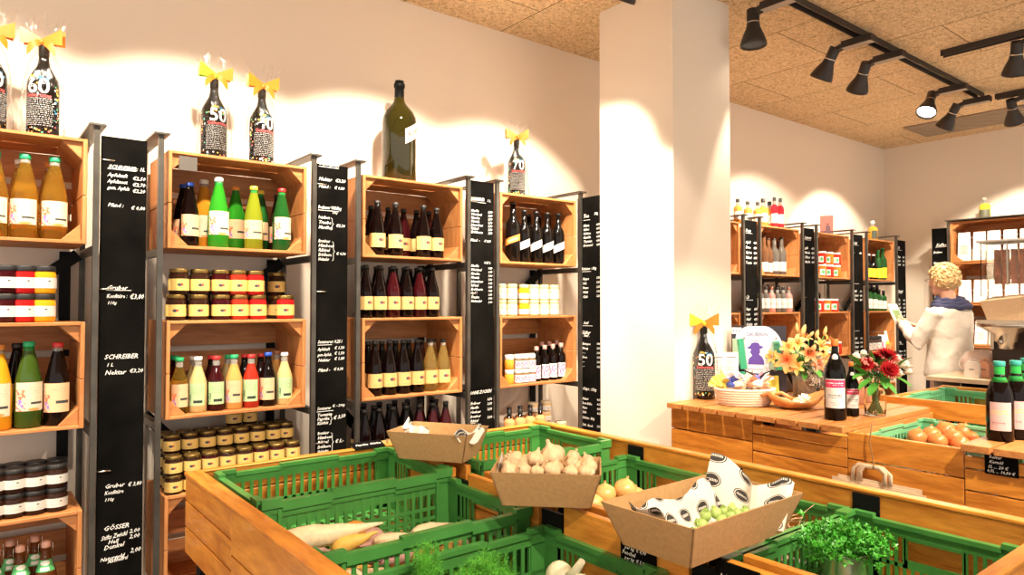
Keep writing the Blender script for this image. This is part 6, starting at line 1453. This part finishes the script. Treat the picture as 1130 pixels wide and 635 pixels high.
for y_ in (1.36, .9): tp('upright', MB().box((TX + .02, y_, .3), (TX + .47, y_ + .02, TZ2 - .03)), m_black)
for i, (px, w_, c_) in enumerate([(1068, .045, (.62, .52, .34)), (1077, .045, (.60, .52, .30)), (1035, .12, (.02, .03, .08)), (1048, .05, (.03, .04, .10)), (1088, .035, (.25, .30, .20))]):
    y_ = at_x(px, 425, TX + .06).y; hh = .095 if i < 2 or i > 3 else .05
    b = MB().box((TX + .05, y_ - w_ / 2, .8125), (TX + .12, y_ + w_ / 2, .8125 + hh)); 
    tag(b.obj('shelf_box', plain(f'shelf box {i}', c_, .6), bevel=.004), f'{["beige tin, left one", "beige tin, right one", "long navy box", "small navy box", "olive tin"][i]} on the dark shelf under the work table', 'box', 'boxes under the work table')
# little house shaped packs
for i, (px, c_, nm, d_) in enumerate([(1072, (.84, .78, .72), 'white', .10), (1085, (.82, .42, .26), 'orange', .16), (1089, (.60, .30, .20), 'brown', .22)]):
    pp = at_x(px, 412, TX + d_); r = empty('carry_pack', (TX + d_, pp.y, TZ2 + .0005), -PI / 2); w_ = .085 if i == 0 else .06
    tag(r, f'{nm} carry pack with cut out handle standing on the beige work table', 'package', 'carry packs on the work table')
    MB().prism([(-w_ / 2, 0, 0), (w_ / 2, 0, 0), (w_ / 2, 0, .085), (w_ / 2 - .015, 0, .105), (-w_ / 2 + .015, 0, .105), (-w_ / 2, 0, .085)], (0, .035, 0)).obj('pack_body', plain('pack ' + nm, c_, .5), r, .002)
    MB().tube([(-.015, .017, .103), (-.012, .017, .118), (.012, .017, .118), (.015, .017, .103)], .0035, 6).obj('handle', plain('pack ' + nm, c_, .5), r)
    MB().box((-.012, -.001, .05), (.014, -.0002, .056)).obj('printed_mark', m_steel, r)
pp = at_x(1079, 400, TX + .33); b = MB().ball((0, 0, .085), .1, 14, sc=(.7, 1.15, .85), bumpy=.22, seed=3)
o = b.obj('plastic_bag', plain('crumpled clear bag', (.80, .66, .58), .2, coat=1.0)); o.location = (TX + .36, pp.y, TZ2); tag(o, 'crumpled clear plastic bag behind the little packs on the work table', 'bag')
# grain grinder: black housing, steel cone, wooden hopper, clear bin
yg = at_x(1108, 400, 5.05).y
gr = empty('coffee_grinder', (5.18, yg, TZ2)); tag(gr, 'large grinder with black housing, steel cone, wooden hopper and clear bin, right photo edge', 'grinder')
yl = at_x(1093, 400, 5.20).y - yg
MB().box((.05, yl - .75, .001), (.40, yl, .44)).obj('housing', plain('grinder housing', (.045, .030, .024), .35), gr, .006)
MB().box((-.18, yl - .75, .350), (.05, yl + .01, .358)).box((-.185, yl - .75, .33), (-.175, yl + .01, .372)).obj('steel_shelf', m_inox, gr)
MB().box((.02, yl - .02, .18), (.045, yl + .0, .36)).obj('side_strip', m_inox, gr)
cyy = at_x(1112, 380, 5.10).y - yg
MB().lathe([(.042, .190), (.048, .196), (.050, .230), (.072, .240), (.080, .285), (.150, .325), (.172, .349)], 32, c=(-.075 + .0, cyy, 0)).obj('steel_cone', m_inox, gr)
b = MB(); b.lathe([(.012, .222), (.015, .224), (.015, .250), (.012, .252)], 12, c=(0, 0, 0)).xf(T(-.145, cyy + .02, -.0)); b.obj('adjusting_knob', m_inox, gr)
zh = .36
o = MB(); top = [(-.16, yl + .0, .52 - .03), (-.16, yl - .72, .58), (.10, yl - .72, .58), (.10, yl + .0, .52)]; bot = [(-.12, yl - .03, zh + .0), (-.12, yl - .70, zh), (.08, yl - .70, zh), (.08, yl - .03, zh)]
o.add(bot + top, [(0, 1, 2, 3), (7, 6, 5, 4), (0, 4, 5, 1), (1, 5, 6, 2), (2, 6, 7, 3), (3, 7, 4, 0)][:1] + [(0, 4, 5, 1), (1, 5, 6, 2), (2, 6, 7, 3), (3, 7, 4, 0), (7, 6, 5, 4)]).obj('wooden_hopper', plain('pale hopper wood', (.80, .56, .34), .5, var=.06), gr, .003)
b = MB()
for (y0, y1) in ((yl - .72, yl),):
    b.box((-.13, y0, .585), (-.126, y1, .86)).box((.10, y0, .585), (.104, y1, .86)).box((-.13, y1 - .004, .52), (.10, y1, .86))
b.obj('clear_bin', m_clear, gr)
MB().box((-.14, yl - .74, .860), (.12, yl + .02, .874)).obj('bin_lid', plain('grey lid', (.35, .31, .27), .5), gr, .002)
b = MB()
for k_ in range(9): b.box((.02, yl - .06 - k_ * .045, .60), (.06, yl - .03 - k_ * .045, .82))
b.obj('filter_stack', plain('reddish filters', (.50, .22, .16), .6, var=.3, bscale=14), gr)
b = MB().box((-.02, yl - .112, .59), (.0, yl - .108, .86)); b.obj('bin_divider', m_white, gr)

# ------------------------------------------------------------------ the woman
PX, PY = 5.66, 1.985; PR = -math.radians(12)
per = empty('person', (PX, PY, 0), PR)
tag(per, 'woman with short curly blond hair, white top and navy scarf, back turned, reading a packet', 'person')
def ell(b, rings, n=22, mi=0):
    """rings: (cx, cy, z, rx, ry) stacked ellipses"""
    o = len(b.v)
    for (cx_, cy_, z_, rx1, ry1) in rings:
        for i in range(n):
            a = 2 * PI * i / n; b.v.append(Vector((cx_ + rx1 * math.cos(a), cy_ + ry1 * math.sin(a), z_)))
    for j in range(len(rings) - 1):
        for i in range(n): b.f.append((o + j * n + i, o + j * n + (i + 1) % n, o + (j + 1) * n + (i + 1) % n, o + (j + 1) * n + i)); b.m.append(mi); b.sm.append(True)
    b.f.append(tuple(o + i for i in reversed(range(n)))); b.m.append(mi); b.sm.append(True)
    b.f.append(tuple(o + (len(rings) - 1) * n + i for i in range(n))); b.m.append(mi); b.sm.append(True)
def fuse(o, vox, sm=6):
    m = o.modifiers.new('Remesh', 'REMESH'); m.mode = 'VOXEL'; m.voxel_size = vox; m.use_smooth_shade = True
    m = o.modifiers.new('Smooth', 'SMOOTH'); m.factor = .5; m.iterations = sm
# local frame: y forward, x to her right. joints
shL, elL, wrL = Vector((-.165, .0, 1.400)), Vector((-.215, .115, 1.165)), Vector((-.085, .300, 1.300))
shR, elR, wrR = Vector((.165, .0, 1.400)), Vector((.22, .11, 1.160)), Vector((.06, .290, 1.285))
b = MB()
for sx_ in (-1, 1):
    b.tube([(sx_ * .085, 0, .90), (sx_ * .09, .005, .70), (sx_ * .09, .01, .50), (sx_ * .09, -.01, .30), (sx_ * .09, -.005, .09)], [.088, .078, .056, .052, .036], 14)
    b.tube([(sx_ * .09, -.05, .045), (sx_ * .09, .05, .035), (sx_ * .10, .14, .022)], [.036, .036, .020], 12)
ell(b, [(0, 0, .84, .15, .11), (0, -.01, .95, .172, .125), (0, 0, 1.08, .135, .10), (0, .005, 1.25, .15, .11), (0, 0, 1.38, .17, .095), (0, -.005, 1.44, .10, .07), (0, .0, 1.47, .055, .055)])
b.tube([(0, -.005, 1.42), (0, .012, 1.50), (0, .03, 1.58)], [.056, .050, .052], 14)
# head, tilted a little down and forward: cranium, jaw, nose, ears
HC = Vector((0, .045, 1.625)); Mh = T(*HC) @ Rx(-.20)
b.ball((0, 0, 0), 1, 20, M=Mh.to_3x3() @ Matrix.Diagonal((.076, .094, .108)), sc=(1, 1, 1)); 
for v_ in b.v[-0:]: pass
o_ = len(b.v) - (2 + 20 * 10)
for i in range(o_, len(b.v)): b.v[i] += HC
def hp(x_, y_, z_): return Mh @ Vector((x_, y_, z_))
b.tube([hp(0, .02, -.03), hp(0, .055, -.085), hp(0, .068, -.105)], [.062, .046, .022], 14)
b.tube([hp(0, .085, .018), hp(0, .106, -.012), hp(0, .098, -.022)], [.008, .012, .010], 8)
b.tube([hp(-.018, .088, -.055), hp(0, .096, -.055), hp(.018, .088, -.055)], [.005, .009, .005], 8)
for sx_ in (-1, 1): b.tube([hp(sx_ * .074, -.005, .02), hp(sx_ * .086, -.012, .005), hp(sx_ * .074, -.0, -.022)], [.009, .013, .007], 8)
def arm(sh, el, wr, rs): b.tube([sh, sh.lerp(el, .5), el, el.lerp(wr, .35), wr], rs, 14)
arm(shL, elL, wrL, [.050, .043, .037, .036, .025]); arm(shR, elR, wrR, [.050, .043, .037, .036, .025])
def hand(wr, dirv, palmn, side):
    """palm with four unequal curled fingers and a thumb from its side"""
    d_ = dirv.normalized(); s_ = palmn.cross(d_).normalized() * side; n_ = palmn.normalized()
    pe = wr + d_ * .085
    b.tube([wr, wr + d_ * .03, pe], [.022, .030, .028], 12, flat=.55)
    for k_, (off, L_) in enumerate(((-.026, .062), (-.009, .072), (.009, .067), (.025, .052))):
        r0 = pe + s_ * off - d_ * .012; k1 = r0 + d_ * L_ * .5 + n_ * .004; k2 = k1 + d_ * L_ * .28 + n_ * L_ * .22; k3 = k2 + d_ * L_ * .08 + n_ * L_ * .28
        b.tube([r0, k1, k2, k3], [.0088, .0085, .0078, .006], 8)
    t0 = wr + d_ * .028 - s_ * .024; b.tube([t0, t0 - s_ * .016 + d_ * .026 + n_ * .010, t0 - s_ * .012 + d_ * .052 + n_ * .022], [.012, .0095, .0072], 8)
fwdL = Vector((.45, .75, .25)).normalized(); hand(wrL, fwdL, Vector((.8, -.3, .1)), 1)
fwdR = Vector((-.45, .75, .25)).normalized(); hand(wrR, fwdR, Vector((-.8, -.3, .1)), -1)
body = b.obj('body', m_skin, per); fuse(body, .0055, 3)
for sx_ in (-1, 1):
    MB().ball(hp(sx_ * .030, .083, .022), .0105, 10).obj('eye', plain('eye white', (.75, .70, .66), .3), per)
# clothes
b = MB()
ell(b, [(0, 0, .925, .212, .155), (0, -.008, .99, .206, .158), (0, 0, 1.10, .172, .135), (0, .005, 1.20, .168, .133), (0, .0, 1.32, .186, .130), (0, -.005, 1.40, .188, .112), (0, -.01, 1.445, .135, .088), (0, -.01, 1.475, .07, .065)], 30)
arm(shL, elL, wrL, [.066, .062, .056, .050, .038]); arm(shR, elR, wrR, [.066, .062, .056, .050, .038])
m_cloth = plain('white knit top', (.84, .76, .66), .85, bump=.5, bscale=26, sheen=.2)
top_ = b.obj('white_top', m_cloth, per); fuse(top_, .010, 4)
# soft folds in the cloth
tx_ = bpy.data.textures.new('folds', 'CLOUDS'); tx_.noise_scale = .09
dm = top_.modifiers.new('Folds', 'DISPLACE'); dm.texture = tx_; dm.strength = .022; dm.mid_level = .5; dm.texture_coords = 'LOCAL'
b = MB()
ell(b, [(0, -.005, .80, .20, .15), (0, -.01, .93, .198, .148), (0, 0, 1.0, .175, .13)], 26)
for sx_ in (-1, 1): b.tube([(sx_ * .09, 0, .88), (sx_ * .095, .005, .65), (sx_ * .092, .01, .48), (sx_ * .092, -.01, .28), (sx_ * .092, -.005, .09)], [.105, .09, .072, .066, .060], 14)
tr = b.obj('trousers', plain('navy trousers', (.02, .025, .06), .8), per); fuse(tr, .012, 3)
b = MB(); n = 26
for j, (z_, r_, w_, dy_) in enumerate(((1.440, .115, .030, -.012), (1.462, .100, .030, -.008), (1.486, .085, .026, .0))):
    b.tube([(r_ * 1.12 * math.cos(2 * PI * i / n), dy_ + r_ * .88 * math.sin(2 * PI * i / n), z_ + .012 * math.sin(2 * PI * i / n + .6) + .005 * math.sin(i * 1.7 + j)) for i in range(n + 1)], w_ * .75, 8, caps=False)
b.tube([(.02, .09, 1.45), (.03, .13, 1.38), (.02, .135, 1.30)], [.03, .034, .02], 8, flat=.5)
b.obj('scarf', plain('navy scarf', (.05, .055, .13), .85, bump=.5, bscale=30), per)
# hair: cap of curls
m_hair = plain('blond curls', (.78, .54, .26), .5, bump=.4, bscale=60, var=.22); rr = random.Random(77)
b = MB(); b.ball((0, 0, 0), 1, 18, M=Mh.to_3x3() @ Matrix.Diagonal((.088, .098, .108)))
for i in range(len(b.v)): b.v[i] += HC + Vector((0, -.014, .018))
kx = 0
while kx < 170:
    a = rr.uniform(0, 2 * PI); el = rr.uniform(-.75, 1.5); dv = Vector((math.cos(a) * math.cos(el), math.sin(a) * math.cos(el), math.sin(el)))
    if dv.y > .35 and dv.z < .55: continue
    if dv.z < -.55 and dv.y > -.1: continue
    kx += 1
    c_ = hp(dv.x * .084, dv.y * .096 - .012, dv.z * .102 + .014); tu = dv.cross(Vector((rr.gauss(0, 1), rr.gauss(0, 1), rr.gauss(0, 1)))).normalized(); tv = dv.cross(tu); rc = rr.uniform(.010, .019)
    b.tube([c_ + (tu * math.cos(t_) + tv * math.sin(t_)) * rc * (1 - t_ * .08) + dv * .0035 * t_ for t_ in (0, 1.0, 2.0, 3.0, 4.0, 5.0)], [.004, .0065, .007, .007, .006, .002], 6)
b.obj('hair', m_hair, per)
# glasses temple arm
MB().tube([hp(-.074, -.02, .012), hp(-.078, .04, .022), hp(-.066, .092, .024)], .0022, 6).tube([hp(.074, -.02, .012), hp(.078, .04, .022), hp(.066, .092, .024)], .0022, 6).tube([hp(-.066, .094, .024), hp(-.03, .108, .012), hp(0, .110, .022), hp(.03, .108, .012), hp(.066, .094, .024)], .002, 6).obj('glasses', m_steel, per)
# the packet held in both hands
o = MB().box((-.055, -.006, -.085), (.055, .010, .085)).obj('held_packet', plain('held packet', (.80, .78, .70), .4), bevel=.003)
o.matrix_world = T(PX, PY, 0) @ Rz(PR) @ T(-.02, .405, 1.375) @ Rx(-.45)
tag(o, 'white and green packet held up in the hands of the woman', 'packet')
pn = MB().box((-.040, -.0075, -.06), (.040, -.0062, .03)).obj('packet_print', plain('packet green print', (.20, .30, .12), .5), o)

SC.view_settings.exposure = .78
for o in list(KIDS):
    if not o.users_collection: bpy.data.objects.remove(o)
